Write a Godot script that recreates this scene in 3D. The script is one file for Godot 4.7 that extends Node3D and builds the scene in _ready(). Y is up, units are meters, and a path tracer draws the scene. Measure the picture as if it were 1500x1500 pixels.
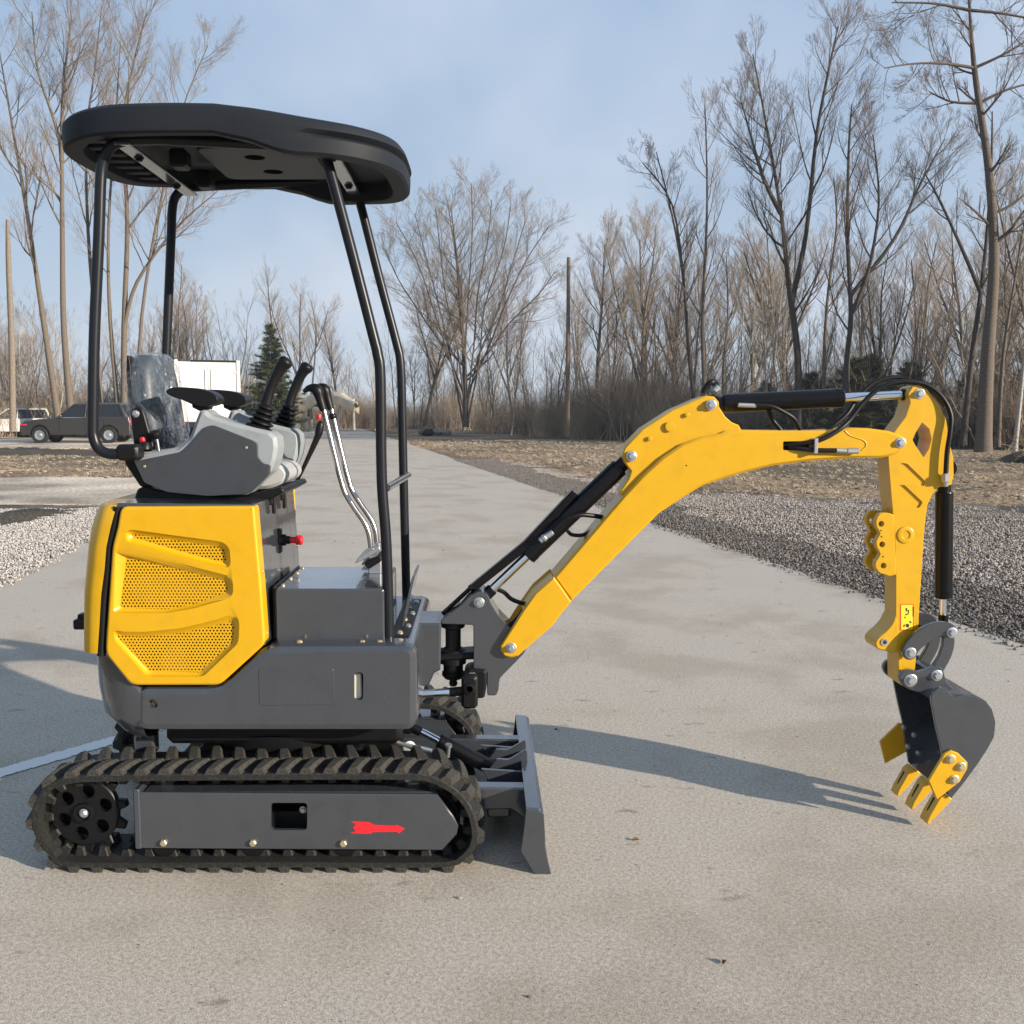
extends Node3D
# A yellow mini excavator parked on a concrete drive, bare winter woods behind. x along the machine, y up, z towards the viewer.

# ---------------------------------------------------------------- helpers: points
func P(a: Array) -> PackedVector2Array:
	var r := PackedVector2Array()
	for i in range(0, a.size() - 1, 2):
		r.append(Vector2(a[i], a[i + 1]))
	return r

func S(a: Array) -> Array:
	var r := []
	for i in range(0, a.size() - 2, 3):
		r.append(Vector3(a[i], a[i + 1], a[i + 2]))
	return r

func smooth(pts: Array, sub: int) -> Array:
	var r := []
	var n := pts.size()
	for i in n - 1:
		var p0: Vector3 = pts[maxi(i - 1, 0)]
		var p1: Vector3 = pts[i]
		var p2: Vector3 = pts[i + 1]
		var p3: Vector3 = pts[mini(i + 2, n - 1)]
		for k in sub:
			r.append(p1.cubic_interpolate(p2, p0, p3, float(k) / sub))
	r.append(pts[n - 1])
	return r

func smooth2(a: PackedVector2Array, sub: int, closed := true) -> PackedVector2Array:
	var r := PackedVector2Array()
	var n := a.size()
	for i in (n if closed else n - 1):
		var p0 := a[posmod(i - 1, n)] if closed else a[maxi(i - 1, 0)]
		var p3 := a[(i + 2) % n] if closed else a[mini(i + 2, n - 1)]
		for k in sub:
			r.append(a[i].cubic_interpolate(a[(i + 1) % n], p0, p3, float(k) / sub))
	if not closed:
		r.append(a[n - 1])
	return r

func rounded(a: PackedVector2Array, rad: float, seg := 4) -> PackedVector2Array:
	var r := PackedVector2Array()
	var n := a.size()
	for i in n:
		var p := a[i]
		var u := a[posmod(i - 1, n)] - p
		var v := a[(i + 1) % n] - p
		var d := minf(rad, minf(u.length(), v.length()) * 0.48)
		var s := p + u.normalized() * d
		var e := p + v.normalized() * d
		if absf(u.normalized().dot(v.normalized()) + 1.0) < 0.01:
			r.append(p)
			continue
		for k in seg + 1:
			var t := float(k) / seg
			r.append(s.lerp(p, t).lerp(p.lerp(e, t), t))
	return r

func circle2(c: Vector2, rad: float, n: int, from := 0.0) -> PackedVector2Array:
	var r := PackedVector2Array()
	for i in n:
		r.append(c + Vector2.from_angle(from + TAU * i / n) * rad)
	return r

func area2(a: PackedVector2Array) -> float:
	var s := 0.0
	for i in a.size():
		s += a[i].cross(a[(i + 1) % a.size()])
	return s / 2.0

func inset(a: PackedVector2Array, d: float) -> PackedVector2Array:   # same number of points, counter-clockwise outline shrinks
	var r := PackedVector2Array()
	var n := a.size()
	for i in n:
		var u := (a[i] - a[posmod(i - 1, n)]).normalized()
		var v := (a[(i + 1) % n] - a[i]).normalized()
		var m := (Vector2(-u.y, u.x) + Vector2(-v.y, v.x)).normalized()
		var c := maxf(0.45, m.dot(Vector2(-v.y, v.x)))
		r.append(a[i] + m * d / c)
	return r

func ears(outer: PackedVector2Array, holes: Array) -> PackedVector2Array:   # triangles, three points each
	var poly := Array(outer)
	var hs := holes.duplicate()
	hs.sort_custom(func(a, b): return Array(a).map(func(q): return q.x).max() > Array(b).map(func(q): return q.x).max())
	for h0 in hs:
		var h: Array = Array(h0)
		if area2(h0) > 0:
			h.reverse()
		var hi := 0
		for i in h.size():
			if h[i].x > h[hi].x:
				hi = i
		var best := -1
		var bd := INF
		for i in poly.size():
			var d: float = poly[i].distance_squared_to(h[hi])
			if d >= bd:
				continue
			var ok := true
			for k in poly.size():
				var a: Vector2 = poly[k]
				var b: Vector2 = poly[(k + 1) % poly.size()]
				if a == poly[i] or b == poly[i]:
					continue
				if Geometry2D.segment_intersects_segment(h[hi], poly[i], a, b) != null:
					ok = false
					break
			if ok:
				for other in hs:
					if not ok or other == h0:
						continue
					for k in other.size():
						var a: Vector2 = other[k]
						var b: Vector2 = other[(k + 1) % other.size()]
						if a == poly[i] or b == poly[i]:
							continue
						if Geometry2D.segment_intersects_segment(h[hi], poly[i], a, b) != null:
							ok = false
							break
			if ok:
				for k in h.size():
					var a: Vector2 = h[k]
					var b: Vector2 = h[(k + 1) % h.size()]
					if k == hi or (k + 1) % h.size() == hi:
						continue
					if Geometry2D.segment_intersects_segment(h[hi], poly[i], a, b) != null:
						ok = false
						break
			if ok:
				best = i
				bd = d
		if best < 0:
			continue
		var ring := []
		var gap: Vector2 = (h[hi] - poly[best]).normalized()
		gap = Vector2(gap.y, -gap.x) * 3e-5
		for k in h.size():
			ring.append(h[(hi + k) % h.size()])
		ring.append(h[hi] + gap)
		ring.append(poly[best] + gap)
		poly = poly.slice(0, best + 1) + ring + poly.slice(best + 1)
	var out := PackedVector2Array()
	var quick := Geometry2D.triangulate_polygon(PackedVector2Array(poly))
	if quick.size() >= 3:
		for i in range(0, quick.size(), 3):
			var t := [poly[quick[i]], poly[quick[i + 1]], poly[quick[i + 2]]]
			if (t[1] - t[0]).cross(t[2] - t[0]) < 0:
				t = [t[0], t[2], t[1]]
			out.append_array(PackedVector2Array(t))
		return out
	var idx := range(poly.size())
	var guard := 0
	var slack := -1e-12
	while idx.size() > 3 and guard < 4000:
		guard += 1
		var cut := -1
		var bestq := -1.0
		for i in idx.size():
			var a: Vector2 = poly[idx[i - 1]]
			var b: Vector2 = poly[idx[i]]
			var c: Vector2 = poly[idx[(i + 1) % idx.size()]]
			var ar := (b - a).cross(c - b)
			if ar <= 1e-12:
				if ar > -1e-12 and cut < 0:
					cut = i
					bestq = 0.0
				continue
			var q := ar / ((b - a).length_squared() + (c - b).length_squared() + (a - c).length_squared())
			if q <= bestq:
				continue
			var inside := false
			for j in idx:
				var p: Vector2 = poly[j]
				if p == a or p == b or p == c:
					continue
				if (b - a).cross(p - a) >= slack and (c - b).cross(p - b) >= slack and (a - c).cross(p - c) >= slack:
					inside = true
					break
			if not inside:
				cut = i
				bestq = q
				if q > 0.12:
					break
		if cut < 0 or bestq <= 0.0:
			if slack < 1e-9:
				slack = 1e-8
				continue
			if cut < 0:
				break
		slack = -1e-12
		var a2: Vector2 = poly[idx[cut - 1]]
		var c2: Vector2 = poly[idx[(cut + 1) % idx.size()]]
		if bestq > 0.0:
			out.append_array(PackedVector2Array([a2, poly[idx[cut]], c2]))
		idx.remove_at(cut)
	if idx.size() == 3:
		out.append_array(PackedVector2Array([poly[idx[0]], poly[idx[1]], poly[idx[2]]]))
	return out

# ---------------------------------------------------------------- helpers: meshes
class Mb:   # collects triangles given counter-clockwise from outside
	var v := PackedVector3Array()
	var uv := PackedVector2Array()
	var xf := Transform3D.IDENTITY
	func tri(a: Vector3, b: Vector3, c: Vector3) -> void:
		v.append(xf * a)
		v.append(xf * b)
		v.append(xf * c)
	func quad(a: Vector3, b: Vector3, c: Vector3, d: Vector3) -> void:
		tri(a, b, c)
		tri(a, c, d)

	func mesh(crease := 38.0) -> ArrayMesh:
		var cosc := cos(deg_to_rad(crease))
		var nf := v.size() / 3
		var fn := PackedVector3Array()
		var at := {}
		var keys := []
		keys.resize(v.size())
		for f in nf:
			var n := (v[f * 3 + 1] - v[f * 3]).cross(v[f * 3 + 2] - v[f * 3])
			fn.append(n)
			for k in 3:
				var key := Vector3i((v[f * 3 + k] * 20000.0).round())
				keys[f * 3 + k] = key
				if not at.has(key):
					at[key] = PackedInt32Array([f])
				else:
					at[key].append(f)
		var un := PackedVector3Array()
		for n in fn:
			un.append(n.normalized())
		var vv := PackedVector3Array()
		var nn := PackedVector3Array()
		for f in nf:
			if fn[f].length_squared() < 1e-18:
				continue
			for k in [0, 2, 1]:
				var s := Vector3.ZERO
				for g in at[keys[f * 3 + k]]:
					if un[g].dot(un[f]) > cosc:
						s += fn[g]
				vv.append(v[f * 3 + k])
				nn.append(s.normalized())
		var a := []
		a.resize(Mesh.ARRAY_MAX)
		a[Mesh.ARRAY_VERTEX] = vv
		a[Mesh.ARRAY_NORMAL] = nn
		var m := ArrayMesh.new()
		m.add_surface_from_arrays(Mesh.PRIMITIVE_TRIANGLES, a)
		return m

func fit(o: PackedVector2Array, d: float) -> float:   # the widest bevel, up to d, that the outline can take
	for k in 5:
		if d <= 0.0 or Geometry2D.triangulate_polygon(inset(o, d)).size() >= 3:
			return d
		d *= 0.6
	return 0.0

func plate(m: Mb, outline: PackedVector2Array, z0: float, z1: float, bevel := 0.0, holes := [], back_bevel := -1.0) -> Mb:
	var o := outline
	if area2(o) < 0:
		o = o.duplicate()
		o.reverse()
	var hs := []
	for h in holes:
		var hh: PackedVector2Array = h
		if area2(hh) > 0:
			hh = hh.duplicate()
			hh.reverse()
		hs.append(hh)
	bevel = fit(o, bevel)
	var bb := bevel if back_bevel < 0.0 else fit(o, back_bevel)
	var front := inset(o, bevel) if bevel > 0.0 else o
	var back := inset(o, bb) if bb > 0.0 else o
	var t := ears(front, hs)
	for i in range(0, t.size(), 3):
		m.tri(Vector3(t[i].x, t[i].y, z1), Vector3(t[i + 1].x, t[i + 1].y, z1), Vector3(t[i + 2].x, t[i + 2].y, z1))
	if bb != bevel:
		t = ears(back, hs)
	for i in range(0, t.size(), 3):
		var q := [t[i], t[i + 1], t[i + 2]]
		if bb == bevel:
			pass
		m.tri(Vector3(q[0].x, q[0].y, z0), Vector3(q[2].x, q[2].y, z0), Vector3(q[1].x, q[1].y, z0))
	var n := o.size()
	for i in n:
		var j := (i + 1) % n
		m.quad(Vector3(o[i].x, o[i].y, z0 + bb), Vector3(o[j].x, o[j].y, z0 + bb), Vector3(o[j].x, o[j].y, z1 - bevel), Vector3(o[i].x, o[i].y, z1 - bevel))
		if bevel > 0.0:
			m.quad(Vector3(o[i].x, o[i].y, z1 - bevel), Vector3(o[j].x, o[j].y, z1 - bevel), Vector3(front[j].x, front[j].y, z1), Vector3(front[i].x, front[i].y, z1))
		if bb > 0.0:
			m.quad(Vector3(back[i].x, back[i].y, z0), Vector3(back[j].x, back[j].y, z0), Vector3(o[j].x, o[j].y, z0 + bb), Vector3(o[i].x, o[i].y, z0 + bb))
	for h in hs:
		for i in h.size():
			var j: int = (i + 1) % h.size()
			m.quad(Vector3(h[i].x, h[i].y, z0), Vector3(h[j].x, h[j].y, z0), Vector3(h[j].x, h[j].y, z1), Vector3(h[i].x, h[i].y, z1))
	return m

func box(m: Mb, lo: Vector3, hi: Vector3, bevel := 0.004) -> Mb:
	var b := minf(bevel, minf(hi.x - lo.x, minf(hi.y - lo.y, hi.z - lo.z)) * 0.4)
	var q := PackedVector2Array([Vector2(lo.x + b, lo.y), Vector2(hi.x - b, lo.y), Vector2(hi.x, lo.y + b), Vector2(hi.x, hi.y - b), Vector2(hi.x - b, hi.y), Vector2(lo.x + b, hi.y), Vector2(lo.x, hi.y - b), Vector2(lo.x, lo.y + b)])
	return plate(m, q, lo.z, hi.z, b * 0.8)

func frame_for(d: Vector3) -> Basis:   # y along d
	var y := d.normalized()
	var x := (Vector3.RIGHT if absf(y.x) < 0.8 else Vector3.UP)
	var z := x.cross(y).normalized()
	return Basis(y.cross(z).normalized(), y, z)

func lathe(m: Mb, base: Vector3, axis: Vector3, prof: PackedVector2Array, n := 20) -> Mb:   # profile: (radius, way along the axis), from start to end
	var b := frame_for(axis)
	for k in prof.size() - 1:
		for i in n:
			var a0 := TAU * i / n
			var a1 := TAU * (i + 1) / n
			var d0 := b.x * cos(a0) - b.z * sin(a0)
			var d1 := b.x * cos(a1) - b.z * sin(a1)
			var p := prof[k]
			var q := prof[k + 1]
			m.quad(base + d0 * p.x + b.y * p.y, base + d1 * p.x + b.y * p.y, base + d1 * q.x + b.y * q.y, base + d0 * q.x + b.y * q.y)
	return m

func rod(m: Mb, a: Vector3, b: Vector3, r: float, n := 16, bevel := 0.003) -> Mb:
	var l := a.distance_to(b)
	return lathe(m, a, b - a, PackedVector2Array([Vector2(0, 0), Vector2(r - bevel, 0), Vector2(r, bevel), Vector2(r, l - bevel), Vector2(r - bevel, l), Vector2(0, l)]), n)

func tube(m: Mb, pts: Array, r, n := 10) -> Mb:
	var count := pts.size()
	var up := Vector3(0.13, 0.27, 0.95).normalized()
	var prev := []
	for i in count:
		var d: Vector3 = (pts[mini(i + 1, count - 1)] - pts[maxi(i - 1, 0)]).normalized()
		up = (up - d * up.dot(d)).normalized()
		var side := up.cross(d)
		var rr: float = r[i] if r is Array else r
		var ring := []
		for k in n:
			ring.append(pts[i] + (side * cos(TAU * k / n) + up * sin(TAU * k / n)) * rr)
		if i > 0:
			for k in n:
				m.quad(prev[k], ring[k], ring[(k + 1) % n], prev[(k + 1) % n]) if false else m.quad(prev[k], prev[(k + 1) % n], ring[(k + 1) % n], ring[k])
		if i == 0 or i == count - 1:
			for k in n:
				if i == 0:
					m.tri(pts[i], ring[(k + 1) % n], ring[k])
				else:
					m.tri(pts[i], ring[k], ring[(k + 1) % n])
		prev = ring
	return m

func loft(m: Mb, rings: Array, closed := true, cap0 := true, cap1 := true) -> Mb:
	var n: int = rings[0].size()
	for i in rings.size() - 1:
		for k in (n if closed else n - 1):
			m.quad(rings[i][k], rings[i][(k + 1) % n], rings[i + 1][(k + 1) % n], rings[i + 1][k])
	for e in 2:
		if (cap0 if e == 0 else cap1):
			var ring: Array = rings[0] if e == 0 else rings[-1]
			var c := Vector3.ZERO
			for q in ring:
				c += q / n
			for k in n:
				if e == 0:
					m.tri(c, ring[(k + 1) % n], ring[k])
				else:
					m.tri(c, ring[k], ring[(k + 1) % n])
	return m

var taken := {}
func numbered(called: String) -> String:
	taken[called] = taken.get(called, -1) + 1
	return called if taken[called] == 0 else "%s_%03d" % [called, taken[called]]

func part(called: String, m, mat: Material, parent: Node3D = null, crease := 38.0) -> MeshInstance3D:
	var o := MeshInstance3D.new()
	o.mesh = m.mesh(crease) if m is Mb else m
	o.material_override = mat
	if parent == null:
		o.name = numbered(called)
		add_child(o)
	else:
		o.name = called
		var k := 0
		while parent.has_node(NodePath(o.name)):
			k += 1
			o.name = "%s_%03d" % [called, k]
		parent.add_child(o, true)
	return o

func thing(called: String, label: String, category: String, at := Vector3.ZERO, turn := 0.0, group := "") -> Node3D:
	var o := Node3D.new()
	o.name = numbered(called)
	add_child(o)
	o.position = at
	o.rotation.y = turn
	tag(o, label, category, group)
	return o

func tag(o: Node, label: String, category := "", group := "", kind := "") -> Node:
	if label: o.set_meta("label", label)
	if category: o.set_meta("category", category)
	if group: o.set_meta("group", group)
	if kind: o.set_meta("kind", kind)
	return o

func copy(o: Node3D, at: Vector3, turn: float, size := 1.0, label := "") -> Node3D:
	var c: Node3D = o.duplicate()
	c.name = numbered(String(o.name).rstrip("0123456789").rstrip("_"))
	add_child(c)
	c.position = at
	c.rotation.y = turn
	c.scale = Vector3.ONE * size
	if label: c.set_meta("label", label)
	return c

# ---------------------------------------------------------------- materials
func noise_tex(freq: float, seed_: int, ramp: Array, size := 512, oct := 4, kind := FastNoiseLite.TYPE_SIMPLEX_SMOOTH, normal := 0.0) -> Texture2D:
	var n := FastNoiseLite.new()
	n.noise_type = kind
	n.frequency = freq
	n.seed = seed_
	n.fractal_octaves = oct
	var t := NoiseTexture2D.new()
	t.width = size
	t.height = size
	t.seamless = true
	t.noise = n
	if ramp.size():
		var g := Gradient.new()
		var offs := PackedFloat32Array()
		var cols := PackedColorArray()
		for i in range(0, ramp.size(), 2):
			offs.append(ramp[i])
			cols.append(ramp[i + 1])
		g.offsets = offs
		g.colors = cols
		t.color_ramp = g
	if normal > 0.0:
		t.as_normal_map = true
		t.bump_strength = normal
	return t

func grey(x: float) -> Color:
	return Color(x, x, x)

func lin(r: float, g: float, b: float) -> Color:
	return Color(r, g, b).linear_to_srgb()

func mat(name_: String, c: Color, rough := 0.6, metal := 0.0) -> StandardMaterial3D:
	var m := StandardMaterial3D.new()
	m.resource_name = name_
	m.albedo_color = c
	m.roughness = rough
	m.metallic = metal
	return m

func grain(m: StandardMaterial3D, tex: Texture2D, scale: float, detail: Texture2D = null, detail_scale := 1.0, world := false) -> StandardMaterial3D:
	m.uv1_triplanar = true
	m.uv1_world_triplanar = world
	m.uv1_scale = Vector3.ONE * scale
	m.albedo_texture = tex
	if detail:
		m.detail_enabled = true
		m.detail_blend_mode = BaseMaterial3D.BLEND_MODE_MUL
		m.detail_albedo = detail
		m.detail_uv_layer = BaseMaterial3D.DETAIL_UV_2
		m.uv2_triplanar = true
		m.uv2_world_triplanar = world
		m.uv2_scale = Vector3.ONE * detail_scale
	return m

var M := {}
var rng := RandomNumberGenerator.new()

func materials() -> void:
	var dust := noise_tex(0.012, 3, [0.0, grey(0.92), 0.45, grey(0.985), 1.0, grey(1.0)], 512, 5)
	var soft_dust := noise_tex(0.02, 4, [0.0, grey(0.95), 0.5, grey(0.99), 1.0, grey(1.0)], 512, 5)
	var rough := noise_tex(0.02, 8, [0.0, grey(0.78), 1.0, grey(1.0)], 256, 4)
	var pits := noise_tex(0.08, 5, [0.0, grey(0.0), 1.0, grey(1.0)], 512, 3)
	M.yellow = grain(mat("yellow_paint", lin(0.56, 0.312, 0.001), 0.42), soft_dust, 1.3)
	M.grey = grain(mat("grey_paint", lin(0.038, 0.043, 0.052), 0.3), dust, 1.1)
	for k in ["yellow", "grey"]:
		M[k].roughness_texture = rough
		M[k].heightmap_enabled = true
		M[k].heightmap_texture = pits
		M[k].heightmap_scale = 0.006
		M[k].clearcoat_enabled = true
		M[k].clearcoat = 0.22
		M[k].clearcoat_roughness = 0.15
	M.grey.clearcoat = 1.0
	M.grey.clearcoat_roughness = 0.07
	M.blade_grey = M.grey
	M.black = grain(mat("black_paint", lin(0.006, 0.006, 0.007), 0.45), dust, 1.7)
	M.post = grain(mat("post_paint", lin(0.010, 0.012, 0.016), 0.33), dust, 1.7)
	M.barrel = grain(mat("cylinder_paint", lin(0.005, 0.005, 0.006), 0.26), dust, 1.7)
	M.canopy = grain(mat("canopy_plastic", lin(0.012, 0.015, 0.020), 0.62), dust, 1.5)
	M.canopy.heightmap_enabled = true
	M.canopy.heightmap_texture = pits
	M.canopy.heightmap_scale = 0.02
	M.canopy.metallic_specular = 0.32
	M.dark_plastic = grain(mat("dark_plastic", lin(0.032, 0.036, 0.044), 0.58), dust, 2.2)
	M.dark_plastic.heightmap_enabled = true
	M.dark_plastic.heightmap_texture = pits
	M.dark_plastic.heightmap_scale = 0.015
	M.light_plastic = grain(mat("light_plastic", lin(0.235, 0.262, 0.278), 0.5), dust, 2.2)
	M.rubber = grain(mat("rubber", lin(0.026, 0.0255, 0.021), 0.7), noise_tex(0.04, 11, [0.3, grey(0.42), 0.5, grey(0.55), 0.64, grey(0.72), 0.85, Color(1.0, 0.96, 0.88)], 512, 5), 3.0)
	M.lug = grain(mat("lug_rubber", lin(0.072, 0.068, 0.059), 0.85), noise_tex(0.05, 12, [0.25, grey(0.42), 0.48, grey(0.62), 0.62, grey(0.74), 0.85, Color(1.0, 0.97, 0.9)], 512, 5), 4.0)
	M.soft = mat("soft_black", lin(0.006, 0.006, 0.007), 0.42)
	M.zinc = grain(mat("zinc", lin(0.50, 0.52, 0.54), 0.36, 0.85), dust, 9.0)
	M.brass = mat("yellow_zinc", lin(0.62, 0.52, 0.33), 0.38, 0.8)
	M.chrome = mat("chrome", lin(0.78, 0.80, 0.82), 0.13, 1.0)
	M.steel_bar = grain(mat("satin_steel", lin(0.50, 0.50, 0.49), 0.2, 1.0), dust, 5.0)
	M.red = mat("red_plastic", lin(0.55, 0.012, 0.025), 0.4)
	M.red_print = mat("red_print", lin(0.62, 0.012, 0.02), 0.5)
	M.seat = mat("seat_vinyl", lin(0.030, 0.040, 0.052), 0.5)
	M.film = mat("clear_film", Color(0.86, 0.92, 0.97, 0.035), 0.06)
	M.film.transparency = BaseMaterial3D.TRANSPARENCY_ALPHA
	M.film.normal_enabled = true
	M.film.normal_texture = noise_tex(0.016, 17, [], 512, 3, FastNoiseLite.TYPE_SIMPLEX, 22.0)
	M.film.normal_scale = 1.6
	M.film.uv1_triplanar = true
	M.film.uv1_scale = Vector3(2.4, 1.1, 2.4)
	M.cloudy = mat("cloudy_film", lin(0.36, 0.37, 0.37), 0.32)
	M.radiator = grain(mat("radiator_core", lin(0.62, 0.47, 0.20), 0.6), dust, 6.0)
	M.sticker = mat("sticker_yellow", lin(0.85, 0.58, 0.02), 0.45)
	M.ink = mat("sticker_ink", lin(0.01, 0.01, 0.01), 0.5)
	M.gauge = mat("sight_glass", lin(0.55, 0.52, 0.42), 0.25)
	for k in ["black", "post", "barrel", "soft"]:
		M[k].metallic_specular = 0.34
	M.white = grain(mat("white_paint", lin(0.60, 0.59, 0.56), 0.5), dust, 0.5)

# ---------------------------------------------------------------- the scene
func _ready() -> void:
	rng.seed = 20
	var cam := Camera3D.new()
	cam.name = "camera"
	cam.position = Vector3(0, 1.48, 3.526)
	cam.rotation.x = -atan(150.0 / 1450.0)
	cam.projection = Camera3D.PROJECTION_FRUSTUM   # the lens is shifted a little to the side
	cam.near = 0.05
	cam.far = 900.0
	cam.size = 2.0 * 0.05 * 750.0 / 1450.0
	cam.frustum_offset = Vector2(0.05 * 45.0 / 1450.0, 0)
	add_child(cam)
	cam.current = true
	var sky_m := ProceduralSkyMaterial.new()
	sky_m.sky_top_color = lin(0.37, 0.54, 0.79)
	sky_m.sky_horizon_color = lin(0.72, 0.81, 0.90)
	sky_m.sky_curve = 0.13
	sky_m.ground_horizon_color = lin(0.30, 0.27, 0.22)
	sky_m.ground_bottom_color = lin(0.22, 0.20, 0.17)
	sky_m.sun_angle_max = 22.0
	sky_m.sun_curve = 0.1
	sky_m.sky_cover = clouds()
	sky_m.sky_cover_modulate = Color(1, 1, 1, 1)
	sky_m.sky_energy_multiplier = 1.0
	var sky := Sky.new()
	sky.sky_material = sky_m
	var env := Environment.new()
	env.background_mode = Environment.BG_SKY
	env.sky = sky
	env.background_energy_multiplier = 0.48
	env.tonemap_mode = Environment.TONE_MAPPER_LINEAR
	env.tonemap_exposure = 1.82
	env.sdfgi_enabled = true
	env.ssao_enabled = true
	env.ssil_enabled = true
	env.fog_enabled = true
	env.fog_density = 0.0005
	env.fog_light_color = Color(0.80, 0.86, 0.93)
	var we := WorldEnvironment.new()
	we.name = "environment"
	we.environment = env
	add_child(we)
	var sun := DirectionalLight3D.new()
	sun.name = "sun"
	sun.light_energy = 1.6
	sun.light_color = Color(1.0, 0.945, 0.87)
	sun.light_angular_distance = 0.5
	sun.shadow_enabled = true
	var to_sun := Vector3(0.862, 0.0, 0.507) * cos(deg_to_rad(16.2)) + Vector3.UP * sin(deg_to_rad(16.2))
	sun.transform = Transform3D(Basis.looking_at(-to_sun, Vector3.UP), Vector3(20, 12, 20))
	add_child(sun)
	materials()
	ground()
	excavator()
	woods()
	yard()

func clouds() -> Texture2D:
	var n := FastNoiseLite.new()
	n.seed = 4
	n.frequency = 1.5
	n.fractal_octaves = 5
	var im := Image.create(1024, 512, false, Image.FORMAT_RGBA8)
	for y in 512:
		var el := PI * (0.5 - (y + 0.5) / 512.0)
		for x in 1024:
			var az := TAU * x / 1024.0
			var d := Vector3(cos(el) * cos(az), sin(el), cos(el) * sin(az))
			var a := 0.0
			if d.y > 0.01:
				var q := Vector2(d.x, d.z) / (d.y + 0.25)
				a = clampf(n.get_noise_3d(q.x * 0.55, q.y * 1.1, 3.0) * 1.1 + 0.22, 0.0, 1.0)
				a *= smoothstep(0.0, 0.12, d.y)
			im.set_pixel(x, y, Color(0.56, 0.50, 0.45, a * 0.8))
	return ImageTexture.create_from_image(im)

# ---------------------------------------------------------------- the excavator
func bolt(called: String, parent: Node3D, at: Vector3, axis: Vector3, r: float, m: Material, washer := true) -> MeshInstance3D:
	var b := Mb.new()
	if washer:
		lathe(b, at, axis, PackedVector2Array([Vector2(r * 1.35, 0), Vector2(r * 1.35, r * 0.22), Vector2(r * 1.2, r * 0.3), Vector2(0, r * 0.3)]), 18)
	lathe(b, at, axis, PackedVector2Array([Vector2(r, 0), Vector2(r, r * 0.8), Vector2(r * 0.8, r * 1.0), Vector2(0, r * 1.02)]), 6)
	return part(called, b, m, parent, 25.0)

func pin(called: String, parent: Node3D, at: Vector3, r: float) -> void:
	var b := Mb.new()
	lathe(b, at, Vector3.BACK, PackedVector2Array([Vector2(r * 1.5, -0.004), Vector2(r * 1.5, r * 0.16), Vector2(r * 1.35, r * 0.24), Vector2(0, r * 0.24)]), 22)
	lathe(b, at, Vector3.BACK, PackedVector2Array([Vector2(r, 0), Vector2(r, r * 0.95), Vector2(r * 0.8, r * 1.2), Vector2(0, r * 1.22)]), 6)
	part(called, b, M.zinc, parent, 25.0)

func ram(called: String, parent: Node3D, a: Vector3, b: Vector3, barrel_from: float, barrel_to: float, rb: float, rr: float, rod_end_at_b: bool) -> MeshInstance3D:
	# a hydraulic cylinder from eye a to eye b; the barrel covers the stretch between the two fractions
	var d := (b - a).normalized()
	var l := a.distance_to(b)
	var m := Mb.new()
	var s := barrel_from * l
	var e := barrel_to * l
	lathe(m, a, d, PackedVector2Array([Vector2(0, s), Vector2(rb * 0.92, s), Vector2(rb, s + 0.005), Vector2(rb, e - 0.028), Vector2(rb * 1.04, e - 0.027), Vector2(rb * 1.04, e - 0.004), Vector2(rb * 0.9, e), Vector2(0, e)] if rod_end_at_b else [Vector2(0, s), Vector2(rb * 0.9, s), Vector2(rb * 1.04, s + 0.004), Vector2(rb * 1.04, s + 0.027), Vector2(rb, s + 0.028), Vector2(rb, e - 0.005), Vector2(rb * 0.92, e), Vector2(0, e)]), 28)
	var eye := b if not rod_end_at_b else a
	lathe(m, eye - Vector3(0, 0, 0.035), Vector3.BACK, PackedVector2Array([Vector2(0, 0), Vector2(rb * 0.95, 0), Vector2(rb * 0.95, 0.07), Vector2(0, 0.07)]), 20)
	if rod_end_at_b:
		rod(m, a, a + d * (s + 0.01), rb * 0.75, 16)
	else:
		rod(m, b, a + d * (e - 0.01), rb * 0.75, 16)
	var o := part(called, m, M.barrel, parent)
	var c := Mb.new()
	if rod_end_at_b:
		rod(c, a + d * (e - 0.01), b - d * rb * 0.8, rr, 20)
	else:
		rod(c, a + d * rb * 0.8, a + d * (s + 0.01), rr, 20)
	part("chrome_rod", c, M.chrome, o)
	var k := Mb.new()
	var r_eye := b if rod_end_at_b else a
	var back := -d if rod_end_at_b else d
	rod(k, r_eye, r_eye + back * rb * 1.9, rr * 1.35, 18)
	lathe(k, r_eye - Vector3(0, 0, 0.03), Vector3.BACK, PackedVector2Array([Vector2(0, 0), Vector2(rb * 0.9, 0), Vector2(rb * 0.9, 0.06), Vector2(0, 0.06)]), 20)
	part("rod_end", k, M.barrel, o)
	return o

func hose(called: String, parent: Node3D, pts: Array, r: float, sub := 6) -> void:
	var b := Mb.new()
	tube(b, smooth(pts, sub), r, 10)
	part(called, b, M.soft, parent, 60.0)

func excavator() -> void:
	var ex := thing("mini_excavator", "yellow and dark grey mini excavator with black canopy parked on the concrete", "excavator")
	tracks(ex)
	blade(ex)
	upper_body(ex)
	seat_and_levers(ex)
	canopy(ex)
	boom(ex)
	dipper(ex)
	bucket(ex)

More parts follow.
